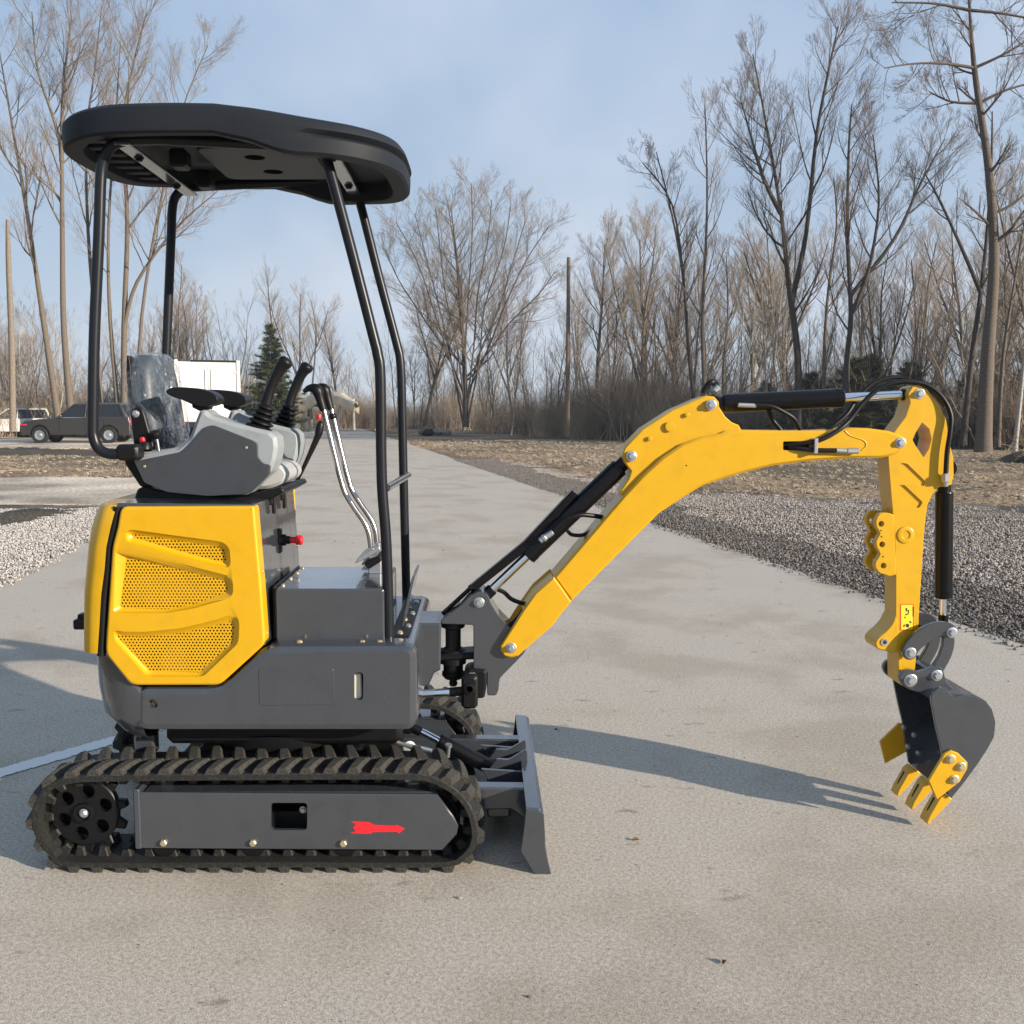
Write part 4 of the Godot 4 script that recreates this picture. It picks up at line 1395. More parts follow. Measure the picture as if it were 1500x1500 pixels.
	hose("hydraulic_hose", ex, [Vector3(0.249,1.045,0.04), Vector3(0.29,1.089,0.05), Vector3(0.347,1.109,0.05), Vector3(0.398,1.105,0.03), Vector3(0.449,1.094,0)], 0.0085)
	hose("hydraulic_hose", ex, [Vector3(0.305,1.055,0), Vector3(0.324,1.034,0), Vector3(0.367,1.033,0), Vector3(0.404,1.053,-0.01), Vector3(0.433,1.074,-0.02)], 0.007)
	hose("hydraulic_hose", ex, [Vector3(0.04,0.84,0), Vector3(0.08,0.825,0), Vector3(0.109,0.799,0), Vector3(0.152,0.783,0), Vector3(0.197,0.773,-0.02)], 0.008)
	hose("hydraulic_hose", ex, [Vector3(0.036,0.763,0), Vector3(0.062,0.722,0), Vector3(0.098,0.704,0), Vector3(0.131,0.726,0), Vector3(0.182,0.796,-0.02)], 0.010)
	var cl := Mb.new()
	box(cl, Vector3(1.15,1.328,0.075), Vector3(1.163,1.382,0.105), 0.003)
	part("hose_clamp", cl, M.zinc, bo)
	var fb := Mb.new()
	rod(fb, Vector3(1.228,1.339,0.09), Vector3(1.268,1.338,0.09), 0.0085, 12)
	rod(fb, Vector3(1.267,1.338,0.09), Vector3(1.311,1.338,0.09), 0.0105, 6)
	part("hose_fitting", fb, M.zinc, bo)
	var fc := Mb.new()
	rod(fc, Vector3(1.624,1.264,0.07), Vector3(1.63,1.211,0.06), 0.009, 10)
	rod(fc, Vector3(1.624,1.258,0.07), Vector3(1.625,1.227,0.07), 0.0145, 6)
	part("hose_fitting", fc, M.zinc, ex)

func dipper(ex: Node3D) -> void:
	var outline := P([1.497,1.505,1.489,1.536,1.502,1.559,1.526,1.565,1.554,1.551,1.6,1.495,1.626,1.443,1.642,1.363,1.657,1.313,1.662,1.251,1.655,1.216,1.612,1.208,1.592,1.185,1.575,1.147,1.569,1.087,1.566,0.999,1.562,0.756]) + P([1.563,0.696,1.559,0.596,1.557,0.554,1.567,0.512,1.543,0.485,1.514,0.492,1.5,0.501,1.494,0.614,1.486,0.62,1.479,0.746]) + P([1.473,0.897,1.461,1.062,1.446,1.163,1.428,1.31,1.431,1.363,1.448,1.406,1.483,1.456])
	var tri := P([1.542,1.436,1.52,1.399,1.511,1.374,1.522,1.355,1.553,1.313,1.571,1.343,1.578,1.378,1.568,1.414])
	var s1 := rounded(P([1.463,1.278,1.477,1.294,1.496,1.291,1.563,1.229,1.56,1.212,1.538,1.216,1.485,1.26]), 0.004, 2)
	var s2 := rounded(P([1.46,1.194,1.475,1.216,1.49,1.216,1.557,1.155,1.546,1.135,1.528,1.137,1.47,1.169]), 0.004, 2)
	var a := Mb.new()
	plate(a, outline, 0.044, 0.05, 0.002, [tri, s1, s2], 0.0)
	plate(a, outline, -0.05, 0.0439, 0.0, [tri], 0.003)
	var arm := part("dipper_arm", a, M.yellow, ex, 30.0)
	var rg := Mb.new()
	lathe(rg, Vector3(1.501,1.039,0.05), Vector3.BACK, PackedVector2Array([Vector2(0.030, -0.002), Vector2(0.030, 0.003), Vector2(0.027, 0.005), Vector2(0.016, 0.005), Vector2(0.013, 0.002), Vector2(0, 0.002)]), 26)
	part("boss", rg, M.yellow, arm)
	for s in [1.0, -1.0]:
		var tb := Mb.new()
		var hl := []
		for q in [P([1.412,1.079]), P([1.418,1.006]), P([1.426,0.93])]:
			hl.append(circle2(q[0], 0.0105, 14))
		for q in [P([1.411,1.055]), P([1.414,1.033]), P([1.422,0.962])]:
			hl.append(circle2(q[0], 0.0032, 8))
		plate(tb, smooth2(P([1.399,1.11,1.391,1.088,1.395,1.066,1.407,1.044,1.395,1.02,1.398,0.995,1.411,0.971,1.398,0.948,1.395,0.927,1.408,0.907,1.426,0.898,1.471,0.897,1.463,1,1.457,1.094,1.446,1.115,1.414,1.118]), 2), 0.030 if s > 0 else -0.056, 0.056 if s > 0 else -0.030, 0.003, hl)
		part("thumb_bracket", tb, M.yellow, arm)
	var ear := Mb.new()
	plate(ear, smooth2(P([1.479,0.746,1.466,0.719,1.445,0.692,1.42,0.669,1.41,0.65,1.418,0.629,1.441,0.622,1.484,0.616,1.494,0.656,1.49,0.71]), 3), -0.052, 0.052, 0.006, [circle2(P([1.442,0.653])[0], 0.012, 16)])
	part("thumb_lug", ear, M.yellow, arm)
	var bush := Mb.new()
	var bc := Vector3(1.442,0.653,0.052)
	lathe(bush, bc - Vector3(0, 0, 0.02), Vector3.BACK, PackedVector2Array([Vector2(0.0135, 0), Vector2(0.0135, 0.023), Vector2(0.0075, 0.023), Vector2(0.007, 0.0), Vector2(0, 0.0)]), 18)
	part("bushing", bush, M.zinc, arm)
	pin("pin", arm, Vector3(1.528,1.535,0.05), 0.0125)
	var s0 := Mb.new()
	plate(s0, rounded(P([1.493,0.791,1.541,0.791,1.545,0.695,1.497,0.695]), 0.004, 2), 0.0501, 0.0507, 0.0)
	var st := part("warning_sticker", s0, M.red_print, arm)
	var s3 := Mb.new()
	plate(s3, rounded(P([1.496,0.788,1.538,0.788,1.542,0.698,1.5,0.698]), 0.003, 2), 0.0507, 0.0511, 0.0)
	part("sticker_face", s3, M.sticker, st)
	var s4 := Mb.new()
	for q in [P([1.537,0.781,1.542,0.781,1.543,0.745,1.539,0.745]), P([1.512,0.776,1.518,0.777,1.52,0.766,1.514,0.763]), P([1.521,0.769,1.526,0.77,1.525,0.758,1.521,0.757]), P([1.512,0.754,1.524,0.758,1.525,0.754,1.513,0.749]), P([1.507,0.714,1.512,0.718,1.514,0.71,1.508,0.707]), P([1.515,0.717,1.522,0.72,1.529,0.716,1.526,0.706,1.518,0.707]), P([1.528,0.731,1.537,0.726,1.533,0.72,1.529,0.724]), P([1.509,0.739,1.512,0.748,1.515,0.739])]:
		plate(s4, q, 0.0511, 0.0514, 0.0)
	part("pictogram", s4, M.ink, st)
	ram("bucket_cylinder", ex, Vector3(1.651,1.273,0), Vector3(1.675,0.685,0), 0.145, 0.80, 0.030, 0.0125, true)

func bucket(ex: Node3D) -> void:
	for s in [1.0, -1.0]:
		var l := Mb.new()
		plate(l, smooth2(P([1.495,0.62,1.498,0.643,1.517,0.673,1.542,0.699,1.581,0.723,1.624,0.734,1.662,0.728,1.681,0.712,1.684,0.691,1.668,0.677,1.642,0.676,1.627,0.681,1.601,0.667,1.573,0.648,1.552,0.626,1.543,0.606,1.526,0.596,1.506,0.6]), 2), 0.067 if s > 0 else -0.085, 0.085 if s > 0 else -0.067, 0.003)
		var lk := part("bucket_link", l, M.grey, ex, 30.0)
		if s > 0:
			pin("pin", lk, Vector3(1.522,0.621,0.085), 0.0135)
			pin("pin", lk, Vector3(1.665,0.695,0.085), 0.0125)
		var k := Mb.new()
		plate(k, smooth2(P([1.651,0.679,1.684,0.678,1.689,0.647,1.682,0.605,1.662,0.562,1.642,0.528,1.621,0.53,1.603,0.551,1.619,0.575,1.636,0.605,1.646,0.641]), 2), 0.042 if s > 0 else -0.062, 0.062 if s > 0 else -0.042, 0.003)
		part("push_link", k, M.grey, ex, 30.0)
	var cr := Mb.new()
	box(cr, Vector3(1.591, 0.545, -0.06), Vector3(1.627, 0.564, 0.06), 0.006)
	part("link_bar", cr, M.grey, ex)
	# bucket
	var near := P([1.57,0.471,1.572,0.488,1.583,0.506,1.599,0.516,1.617,0.515,1.63,0.503,1.641,0.487,1.655,0.482,1.687,0.487,1.727,0.484,1.762,0.468,1.786,0.438,1.801,0.391,1.799,0.338,1.778,0.294,1.745,0.237,1.702,0.172,1.66,0.115,1.647,0.128,1.617,0.285,1.592,0.377])
	var b := Mb.new()
	plate(b, near, 0.143, 0.155, 0.002)
	var bk := part("bucket", b, M.grey, ex, 30.0)
	tag(bk, "dark grey digging bucket standing on its three yellow teeth")
	var fs := Mb.new()
	plate(fs, near, -0.182, -0.170, 0.002)
	part("far_side_plate", fs, M.grey, bk)
	var curve := smooth2(P([1.573,0.474,1.595,0.491,1.629,0.494,1.687,0.488,1.727,0.484,1.762,0.468,1.786,0.438,1.801,0.391,1.799,0.338,1.778,0.294,1.745,0.237,1.702,0.172,1.66,0.115]), 2, false)
	var sh := Mb.new()
	var outer := []
	for i in curve.size():
		var d := (curve[mini(i + 1, curve.size() - 1)] - curve[maxi(i - 1, 0)]).normalized()
		outer.append(curve[i] + Vector2(d.y, -d.x) * 0.011)
	var poly := curve.duplicate()
	outer.reverse()
	poly.append_array(PackedVector2Array(outer))
	plate(sh, poly, -0.171, 0.144, 0.0)
	part("bucket_shell", sh, M.grey, bk, 40.0)
	for s in [1.0, -1.0]:
		var e := Mb.new()
		plate(e, smooth2(P([1.492,0.515,1.489,0.534,1.5,0.554,1.526,0.561,1.556,0.553,1.584,0.56,1.61,0.572,1.633,0.57,1.646,0.549,1.659,0.516,1.687,0.488,1.706,0.462,1.653,0.466,1.606,0.47,1.553,0.479,1.509,0.496]), 2), 0.062 if s > 0 else -0.082, 0.082 if s > 0 else -0.062, 0.003)
		part("bucket_ear", e, M.grey, bk, 30.0)
	pin("pin", bk, Vector3(1.528,0.521,0.082), 0.0155)
	pin("pin", bk, Vector3(1.62,0.539,0.082), 0.0135)
	for k in 3:
		var t := Mb.new()
		plate(t, P([1.624,0.114,1.64,0.128,1.67,0.106,1.627,0.054,1.588,0.014,1.58,0.019,1.589,0.045]), -0.028, 0.028, 0.004)
		var to := part("tooth", t, M.yellow, bk, 30.0)
		to.position.z = [0.115, -0.012, -0.139][k]
		var gv := Mb.new()
		tube(gv, [Vector3(1.597,0.054,0.145) * Vector3(1, 1, 0), Vector3(1.619,0.102,0.145) * Vector3(1, 1, 0)], 0.005, 8)
		part("tooth_slot", gv, M.soft, to)
	var sc := Mb.new()
	plate(sc, P([1.622,0.285,1.644,0.294,1.669,0.284,1.704,0.25,1.704,0.227,1.68,0.18,1.652,0.156,1.602,0.114,1.569,0.185,1.601,0.245]), 0.1555, 0.168, 0.003)
	var so := part("side_cutter", sc, M.yellow, bk)
	for q in [Vector3(1.643,0.263,0.168), Vector3(1.681,0.236,0.168), Vector3(1.659,0.189,0.168)]:
		bolt("bolt", so, q, Vector3.BACK, 0.0125, M.brass)
	var fc := Mb.new()
	plate(fc, P([1.539,0.206,1.61,0.279,1.673,0.259,1.69,0.168,1.64,0.162,1.564,0.117]), -0.195, -0.183, 0.003)
	part("side_cutter", fc, M.yellow, bk)
	for q in [Vector3(1.623,0.267,-0.17), Vector3(1.664,0.237,-0.17), Vector3(1.642,0.191,-0.17), Vector3(1.683,0.165,-0.17)]:
		bolt("bolt", bk, q, Vector3.BACK, 0.0085, M.zinc)

# ---------------------------------------------------------------- ground
func sheet(pts: PackedVector2Array, y: float, thick := 0.0) -> Mb:   # a flat sheet, points are (x, z)
	var m := Mb.new()
	var o := PackedVector2Array()
	for p in pts:
		o.append(Vector2(p.x, -p.y))
	m.xf = Transform3D(Basis(Vector3.RIGHT, -PI / 2), Vector3(0, y, 0))
	plate(m, o, -maxf(thick, 0.02), 0.0, 0.0)
	return m

func struct(called: String, m, material: Material, parent: Node3D = null) -> MeshInstance3D:
	var o := part(called, m, material, parent)
	if parent == null:
		o.set_meta("kind", "structure")
	return o

func soil_mat(name_: String, c: Color, cols: Array, seed_: int, tile: float, bump: float, rough := 0.95) -> StandardMaterial3D:
	var m := mat(name_, c, rough)
	grain(m, noise_tex(0.035, seed_, cols, 1024, 6), 1.0 / tile, noise_tex(0.009, seed_ + 50, [0.25, grey(0.62), 0.5, grey(0.86), 0.8, grey(1.0)], 512, 4), 0.19 / tile, true)
	m.heightmap_enabled = true
	m.heightmap_texture = noise_tex(0.03, seed_ + 9, [], 1024, 6)
	m.heightmap_scale = bump
	return m

func pebble(seed_: int) -> Mesh:
	var r := RandomNumberGenerator.new()
	r.seed = seed_
	var m := Mb.new()
	var rings := []
	for k in 3:
		var ring := []
		for i in 6:
			var a := TAU * (i + 0.5 * (k % 2)) / 6
			var rad: float = [0.32, 0.52, 0.3][k] * r.randf_range(0.8, 1.2)
			ring.append(Vector3(cos(a) * rad, [-0.28, 0.02, 0.3][k] * r.randf_range(0.8, 1.15), -sin(a) * rad * 0.8))
		rings.append(ring)
	loft(m, rings)
	return m.mesh(20.0)

func scatter(called: String, mesh: Mesh, material: Material, xfs: Array, cols: Array) -> void:
	var mm := MultiMesh.new()
	mm.transform_format = MultiMesh.TRANSFORM_3D
	mm.use_colors = cols.size() > 0
	mm.mesh = mesh
	mm.instance_count = xfs.size()
	for i in xfs.size():
		mm.set_instance_transform(i, xfs[i])
		if cols.size():
			mm.set_instance_color(i, cols[i])
	var o := MultiMeshInstance3D.new()
	o.multimesh = mm
	o.material_override = material
	o.name = numbered(called)
	o.set_meta("kind", "stuff")
	add_child(o)

func right_edge(z: float) -> float:
	return 3.43 + 0.178 * (z + 2.61)

func left_edge(z: float) -> float:
	return -4.11 + 0.134 * (z + 4.83)

func ground() -> void:
	var earth := soil_mat("dry_earth", lin(0.54, 0.435, 0.32), [0.15, Color(0.34, 0.27, 0.21), 0.42, Color(0.70, 0.64, 0.55), 0.6, Color(0.88, 0.83, 0.74), 0.9, Color(1.0, 0.97, 0.9)], 21, 5.0, 5.0)
	struct("ground", sheet(P([-350, 60, 350, 60, 350, -600, -350, -600]), -0.035), earth)
	# the concrete drive in slabs
	var con := mat("concrete", lin(0.665, 0.612, 0.53), 0.9)
	grain(con, concrete_grain(), 0.8, concrete_patches(), 1.0 / 9.0, true)
	con.heightmap_enabled = true
	con.heightmap_texture = noise_tex(0.3, 33, [], 1024, 3)
	con.heightmap_scale = 0.05
	var drive := Node3D.new()
	drive.name = "concrete_drive"
	drive.set_meta("kind", "structure")
	add_child(drive)
	var zs := [9.0, -23.9, -37.0, -52.0, -74.0]
	for k in 4:
		var pts := PackedVector2Array()
		var z0: float = zs[k] - (0.012 if k > 0 else 0.0)
		var z1: float = zs[k + 1]
		var wob := FastNoiseLite.new()
		wob.seed = 5
		wob.frequency = 0.7
		var steps := 40
		for i in steps + 1:
			var z := lerpf(z0, z1, float(i) / steps)
			pts.append(Vector2(right_edge(z) + wob.get_noise_1d(z) * 0.06, z))
		for i in steps + 1:
			var z := lerpf(z1, z0, float(i) / steps)
			pts.append(Vector2(left_edge(z) + wob.get_noise_1d(z + 50) * 0.06, z))
		part("slab", sheet(pts, 0.0, 0.12), con, drive)
	var side := soil_mat("packed_gravel_drive", lin(0.86, 0.74, 0.58), [0.2, grey(0.74), 0.6, grey(0.9), 1.0, grey(1.0)], 61, 4.0, 1.0)
	struct("side_drive", sheet(P([-4.708,-11.814,-6.353,-12.153,-7.657,-12.153,-10.531,-11.595,-15.416,-18.681,-10.596,-18.23,-9.28,-18.681,-7.74,-18.23,-6.065,-19.897]), -0.014), side)
	struct("parking_strip", sheet(P([-10.229,-50.545,-13.662,-35.757,-18.086,-33.717,-24.922,-32.47,-37.383,-50.545,-26.224,-50.545,-17.723,-60.114]), -0.016), side)
	var dark := soil_mat("dark_soil", lin(0.12, 0.098, 0.066), [0.2, grey(0.4), 0.5, grey(0.8), 1.0, Color(1.0, 1.0, 0.9)], 71, 2.5, 4.0)
	ridge("dark_soil_bank", [Vector2(-26, -31.0), Vector2(-19.5, -31.0), Vector2(-15.5, -30.4), Vector2(-11.5, -30.0)], 1.6, 0.22, dark, 3)
	ridge("dark_soil_bank", [P([-7.483,-8.931])[0], P([-6.498,-9.387])[0], P([-6.412,-10.59])[0], P([-6.106,-11.279])[0]], 0.85, 0.09, dark, 4)
	var gv := soil_mat("gravel_bed", lin(0.36, 0.315, 0.26), [0.3, grey(0.3), 0.5, grey(0.7), 0.7, grey(1.0)], 81, 0.9, 3.0)
	var bed := PackedVector2Array()
	for i in 25:
		var z := lerpf(6.0, -26.0, i / 24.0)
		bed.append(Vector2(right_edge(z) - 0.05, z))
	for i in 25:
		var z := lerpf(-26.0, 6.0, i / 24.0)
		bed.append(Vector2(right_edge(z) + gravel_width(z), z))
	struct("gravel_bed", sheet(bed, -0.012), gv)
	struct("gravel_bed_left", sheet(P([-4.304,-11.814,-5.815,-11.595,-6.954,-12.038,-8.032,-12.038,-10.104,-10.976,-3.647,-1.611,-4.114,-4.827,-4.544,-8.045,-4.874,-11.279]), -0.010), gv)
	# loose stones
	var pebbles := [pebble(1), pebble(2), pebble(3)]
	var stone := mat("stone", Color.WHITE, 0.85)
	stone.vertex_color_use_as_albedo = true
	var xf := [[], [], []]
	var col := [[], [], []]
	var pn := FastNoiseLite.new()
	pn.seed = 77
	pn.frequency = 0.5
	for i in 230000:
		var u := rng.randf()
		var z := lerpf(-0.6, -26.0, pow(u, 1.5))
		var w := gravel_width(z) + 0.5
		var d := rng.randf() * w
		var rag := 0.6 + 0.42 * pn.get_noise_2d(z * 1.7, d * 1.1 + 40.0)
		if d > w * rag and rng.randf() < (d / w - rag) * 3.4 + 0.25:
			continue
		if d < 0.1 and rng.randf() < 0.5:
			d -= rng.randf() * 0.16
		var s := rng.randf_range(0.010, 0.027) * (1.0 + 0.25 * rng.randf())
		var b := Basis.from_euler(Vector3(rng.randf_range(-0.5, 0.5), rng.randf() * TAU, rng.randf_range(-0.5, 0.5))).scaled(Vector3.ONE * s)
		var k := i % 3
		var p := Vector3(right_edge(z) + d, (0.0 if d > 0.0 else 0.006) + rng.randf_range(-0.004, 0.012), z)
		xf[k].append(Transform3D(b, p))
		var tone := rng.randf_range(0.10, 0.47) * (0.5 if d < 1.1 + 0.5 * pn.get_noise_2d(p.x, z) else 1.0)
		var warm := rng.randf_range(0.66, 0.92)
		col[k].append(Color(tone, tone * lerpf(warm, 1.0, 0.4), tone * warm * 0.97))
	for i in 110000:
		var z := lerpf(-4.0, -12.2, pow(rng.randf(), 1.2))
		var e := left_edge(z)
		var d := rng.randf() * 5.0
		if d < 0.1 and rng.randf() < 0.5:
			d -= rng.randf() * 0.14
		var s := rng.randf_range(0.010, 0.027)
		var b := Basis.from_euler(Vector3(rng.randf_range(-0.5, 0.5), rng.randf() * TAU, rng.randf_range(-0.5, 0.5))).scaled(Vector3.ONE * s)
		var k := i % 3
		var p := Vector3(e - d, (0.0 if d > 0.0 else 0.006) + rng.randf_range(-0.004, 0.012), z)
		if z < -11.3 + 0.6 * pn.get_noise_2d(p.x, 3.0):
			continue
		xf[k].append(Transform3D(b, p))
		var tone := rng.randf_range(0.16, 0.55)
		var wm := rng.randf_range(0.78, 0.95)
		col[k].append(Color(tone, tone * lerpf(wm, 1.0, 0.5), tone * wm))
	for k in 3:
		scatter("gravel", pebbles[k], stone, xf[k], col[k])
	# grit and chips lying on the concrete
	var grx := []
	var grc := []
	for i in 1500:
		var z := lerpf(2.2, -9.0, pow(rng.randf(), 0.7))
		var x := lerpf(left_edge(z), right_edge(z), rng.randf())
		var s := rng.randf_range(0.002, 0.0065) * (2.2 if rng.randf() < 0.05 else 1.0)
		grx.append(Transform3D(Basis.from_euler(Vector3(rng.randf(), rng.randf() * TAU, 0)).scaled(Vector3(s * 1.4, s, s)), Vector3(x, s * 0.2, z)))
		var t := rng.randf_range(0.03, 0.3)
		grc.append(Color(t, t * 0.88, t * 0.74))
	scatter("grit", pebbles[0], stone, grx, grc)
	# dry grass, litter and clods beyond the gravel
	var gm := Mb.new()
	for k in 9:
		var a := rng.randf() * TAU
		var lean := Vector3(cos(a), 0, sin(a)) * rng.randf_range(0.2, 0.9)
		var o := Vector3(rng.randf_range(-0.5, 0.5), 0, rng.randf_range(-0.5, 0.5))
		var wv := Vector3(-sin(a), 0, cos(a)) * 0.035
		var tip := o + lean + Vector3.UP * rng.randf_range(0.25, 0.9)
		var mid := o.lerp(tip, 0.5) + Vector3.UP * 0.15
		gm.quad(o - wv, o + wv, mid + wv * 0.7, mid - wv * 0.7)
		gm.tri(mid - wv * 0.7, mid + wv * 0.7, tip)
	var straw := mat("straw", Color.WHITE, 0.9)
	straw.vertex_color_use_as_albedo = true
	var gx := []
	var gc := []
	var clx := []
	var clc := []
	for i in 60000:
		var left := i % 3 == 0
		var z := lerpf(-5.0, -46.0, pow(rng.randf(), 0.75))
		var x := right_edge(z) + gravel_width(z) * 0.75 + rng.randf() * 30.0 if not left else left_edge(z) - 0.5 - rng.randf() * 16.0
		if left and (z > -18.5 or z < -38.0):
			continue
		if z < woods_edge(x) + 0.5:
			continue
		var dens := pn.get_noise_2d(x * 0.6, z * 0.9) + pn.get_noise_2d(x * 2.1, z * 2.7) * 0.5
		if dens < -0.02:
			continue
		var s := rng.randf_range(0.04, 0.13)
		gx.append(Transform3D(Basis(Vector3.UP, rng.randf() * TAU).scaled(Vector3(s * 1.6, s * rng.randf_range(0.4, 1.0), s * 1.6)), Vector3(x, -0.035, z)))
		var t := rng.randf_range(0.45, 1.0)
		gc.append(Color(0.50 * t, 0.41 * t, 0.29 * t))
		if i % 4 == 0:
			var cs := rng.randf_range(0.03, 0.12)
			clx.append(Transform3D(Basis.from_euler(Vector3(rng.randf(), rng.randf() * TAU, 0)).scaled(Vector3(cs * 1.6, cs * 0.7, cs)), Vector3(x + rng.randf(), -0.025, z + rng.randf())))
			var ct := rng.randf_range(0.08, 0.34)
			clc.append(Color(ct, ct * 0.82, ct * 0.62))
	scatter("dry_grass", gm.mesh(10.0), straw, gx, gc)
	scatter("soil_clods", pebbles[1], stone, clx, clc)
	# painted line, worn
	var paint := mat("worn_white_paint", lin(0.62, 0.63, 0.62), 0.8)
	var lm := Mb.new()
	var la := P([-2.559,0.363])[0]
	var lb := P([-1.029,-1.585])[0]
	var dirv := (lb - la).normalized()
	var nv := Vector2(-dirv.y, dirv.x)
	var pieces := 130
	var ln := (lb - la).length()
	for i in pieces:
		var p := la + dirv * ln * i / pieces
		var q := la + dirv * ln * (i + 1.0) / pieces
		var w0 := 0.052 + rng.randf_range(-0.009, 0.004)
		var w1 := 0.052 + rng.randf_range(-0.009, 0.004)
		lm.quad(Vector3(p.x - nv.x * w0, 0.004, p.y - nv.y * w0), Vector3(p.x + nv.x * w1, 0.004, p.y + nv.y * w1), Vector3(q.x + nv.x * w0, 0.004, q.y + nv.y * w0), Vector3(q.x - nv.x * w1, 0.004, q.y - nv.y * w1))
	struct("painted_line", lm, paint)

func concrete_grain() -> Texture2D:   # sand, pale aggregate and small pits
	var size := 1536
	var r_ := RandomNumberGenerator.new()
	r_.seed = 66
	var ims := []
	for q in [[0.42, 41, 2], [0.16, 42, 3], [0.045, 43, 4]]:
		var n := FastNoiseLite.new()
		n.noise_type = FastNoiseLite.TYPE_SIMPLEX_SMOOTH
		n.frequency = q[0]
		n.seed = q[1]
		n.fractal_octaves = q[2]
		var im := n.get_seamless_image(size, size)
		im.convert(Image.FORMAT_L8)
		ims.append(im.get_data())
	var out := PackedByteArray()
	out.resize(size * size)
	var a: PackedByteArray = ims[0]
	var b: PackedByteArray = ims[1]
	var c: PackedByteArray = ims[2]
	for i in size * size:
		var v := 0.62 * a[i] + 0.30 * b[i] + 0.14 * c[i] - 135.0
		out[i] = int(clampf(204.0 + v * 1.95, 62.0, 255.0))
	for k in 4200:   # pits and grains
		var cx := r_.randi() % size
		var cy := r_.randi() % size
		var rad := r_.randf_range(0.7, 1.8) if k % 25 else r_.randf_range(2.0, 3.6)
		var tone := r_.randi_range(60, 135) if k % 3 else r_.randi_range(235, 255)
		var ri := int(ceil(rad))
		for y in range(-ri, ri + 1):
			for x in range(-ri, ri + 1):
				if x * x + y * y * 1.6 < rad * rad:
					out[posmod(cy + y, size) * size + posmod(cx + x, size)] = tone
	return ImageTexture.create_from_image(Image.create_from_data(size, size, false, Image.FORMAT_L8, out))

func concrete_patches() -> Texture2D:   # broad wear, stains and tyre marks of a nine-metre square
	var n := FastNoiseLite.new()
	n.seed = 12
	n.frequency = 0.006
	n.fractal_octaves = 6
	n.fractal_gain = 0.6
	var f := FastNoiseLite.new()
	f.seed = 14
	f.frequency = 0.02
	f.fractal_octaves = 6
	f.fractal_gain = 0.62
	var im := n.get_seamless_image(1024, 1024)
	var st := f.get_seamless_image(1024, 1024)
	im.convert(Image.FORMAT_RGB8)
	for y in 1024:
		for x in 1024:
			var v := im.get_pixel(x, y).r
			var s := st.get_pixel((x * 1) % 1024, (y * 3) % 1024).r
			var d := 1.0 - 0.07 * smoothstep(0.56, 0.22, v) - 0.20 * smoothstep(0.79, 0.86, s) * smoothstep(0.3, 0.6, v)
			im.set_pixel(x, y, Color(d, d * lerpf(0.975, 1.0, v), d * lerpf(0.94, 1.0, v)))
	return ImageTexture.create_from_image(im)

func gravel_width(z: float) -> float:
	return 7.4 if z > -11.5 else (lerpf(7.4, 1.9, (-11.5 - z) / 3.0) if z > -14.5 else lerpf(1.9, 1.0, (-14.5 - z) / 11.5))

func woods_edge(x: float) -> float:
	var k := [[-60.0, -50.0], [-14.5, -50.0], [-12.8, -71.0], [-2.0, -69.0], [0.5, -60.0], [4.0, -47.0], [10.0, -40.0], [18.0, -33.0], [45.0, -24.0]]
	for i in k.size() - 1:
		if x < k[i + 1][0]:
			return lerpf(k[i][1], k[i + 1][1], clampf((x - k[i][0]) / (k[i + 1][0] - k[i][0]), 0, 1))
	return -24.0

func ridge(called: String, line: Array, width: float, height: float, material: Material, seed_: int) -> MeshInstance3D:
	var nz := FastNoiseLite.new()
	nz.seed = seed_
	nz.frequency = 0.9
	var m := Mb.new()
	var rows := []
	var total := 40
	for i in total + 1:
		var f := float(i) / total * (line.size() - 1)
		var a: Vector2 = line[int(minf(f, line.size() - 2))]
		var b: Vector2 = line[int(minf(f, line.size() - 2)) + 1]
		var c := a.lerp(b, f - int(minf(f, line.size() - 2)))
		var d := (b - a).normalized()
		var nr := Vector2(-d.y, d.x)
		var row := []
		var ends := sin(PI * float(i) / total)
		for k in 13:
			var t := k / 12.0 * 2.0 - 1.0
			var p := c + nr * t * width * (0.6 + 0.4 * ends)
			var h := height * (1.0 - t * t) * sqrt(ends) * (0.8 + 0.5 * nz.get_noise_2d(p.x * 1.5, p.y * 1.5) + 0.3 * nz.get_noise_2d(p.x * 5, p.y * 5))
			row.append(Vector3(p.x, -0.05 + h + 0.02, p.y))
		rows.append(row)
	for i in total:
		for k in 12:
			m.quad(rows[i][k], rows[i][k + 1], rows[i + 1][k + 1], rows[i + 1][k])
	var o := part(called, m, material, null, 60.0)
	o.set_meta("kind", "structure")
	return o

# ---------------------------------------------------------------- trees
class Tm:   # tapered limbs straight into arrays
	var v := PackedVector3Array()
	var n := PackedVector3Array()
	var ix := PackedInt32Array()
	func limb(pts: PackedVector3Array, r0: float, r1: float, sides: int, flare := 0.0) -> void:
		var up := Vector3(0.31, 0.17, 0.93).normalized()
		var c := pts.size()
		var first := v.size()
		for i in c:
			var d := (pts[mini(i + 1, c - 1)] - pts[maxi(i - 1, 0)]).normalized()
			up = (up - d * up.dot(d)).normalized()
			var s := up.cross(d)
			var t := float(i) / (c - 1)
			var r := lerpf(r0, r1, t) * (1.0 + flare * pow(1.0 - t, 14.0))
			for k in sides:
				var q := s * cos(TAU * k / sides) + up * sin(TAU * k / sides)
				v.append(pts[i] + q * r)
				n.append(q)
			if i > 0:
				var a := first + (i - 1) * sides
				var b := a + sides
				for k in sides:
					var k2 := (k + 1) % sides
					ix.append_array(PackedInt32Array([a + k, b + k, b + k2, a + k, b + k2, a + k2]))
	func mesh() -> ArrayMesh:
		var a := []
		a.resize(Mesh.ARRAY_MAX)
		a[Mesh.ARRAY_VERTEX] = v
		a[Mesh.ARRAY_NORMAL] = n
		a[Mesh.ARRAY_INDEX] = ix
		var m := ArrayMesh.new()
		m.add_surface_from_arrays(Mesh.PRIMITIVE_TRIANGLES, a)
		return m

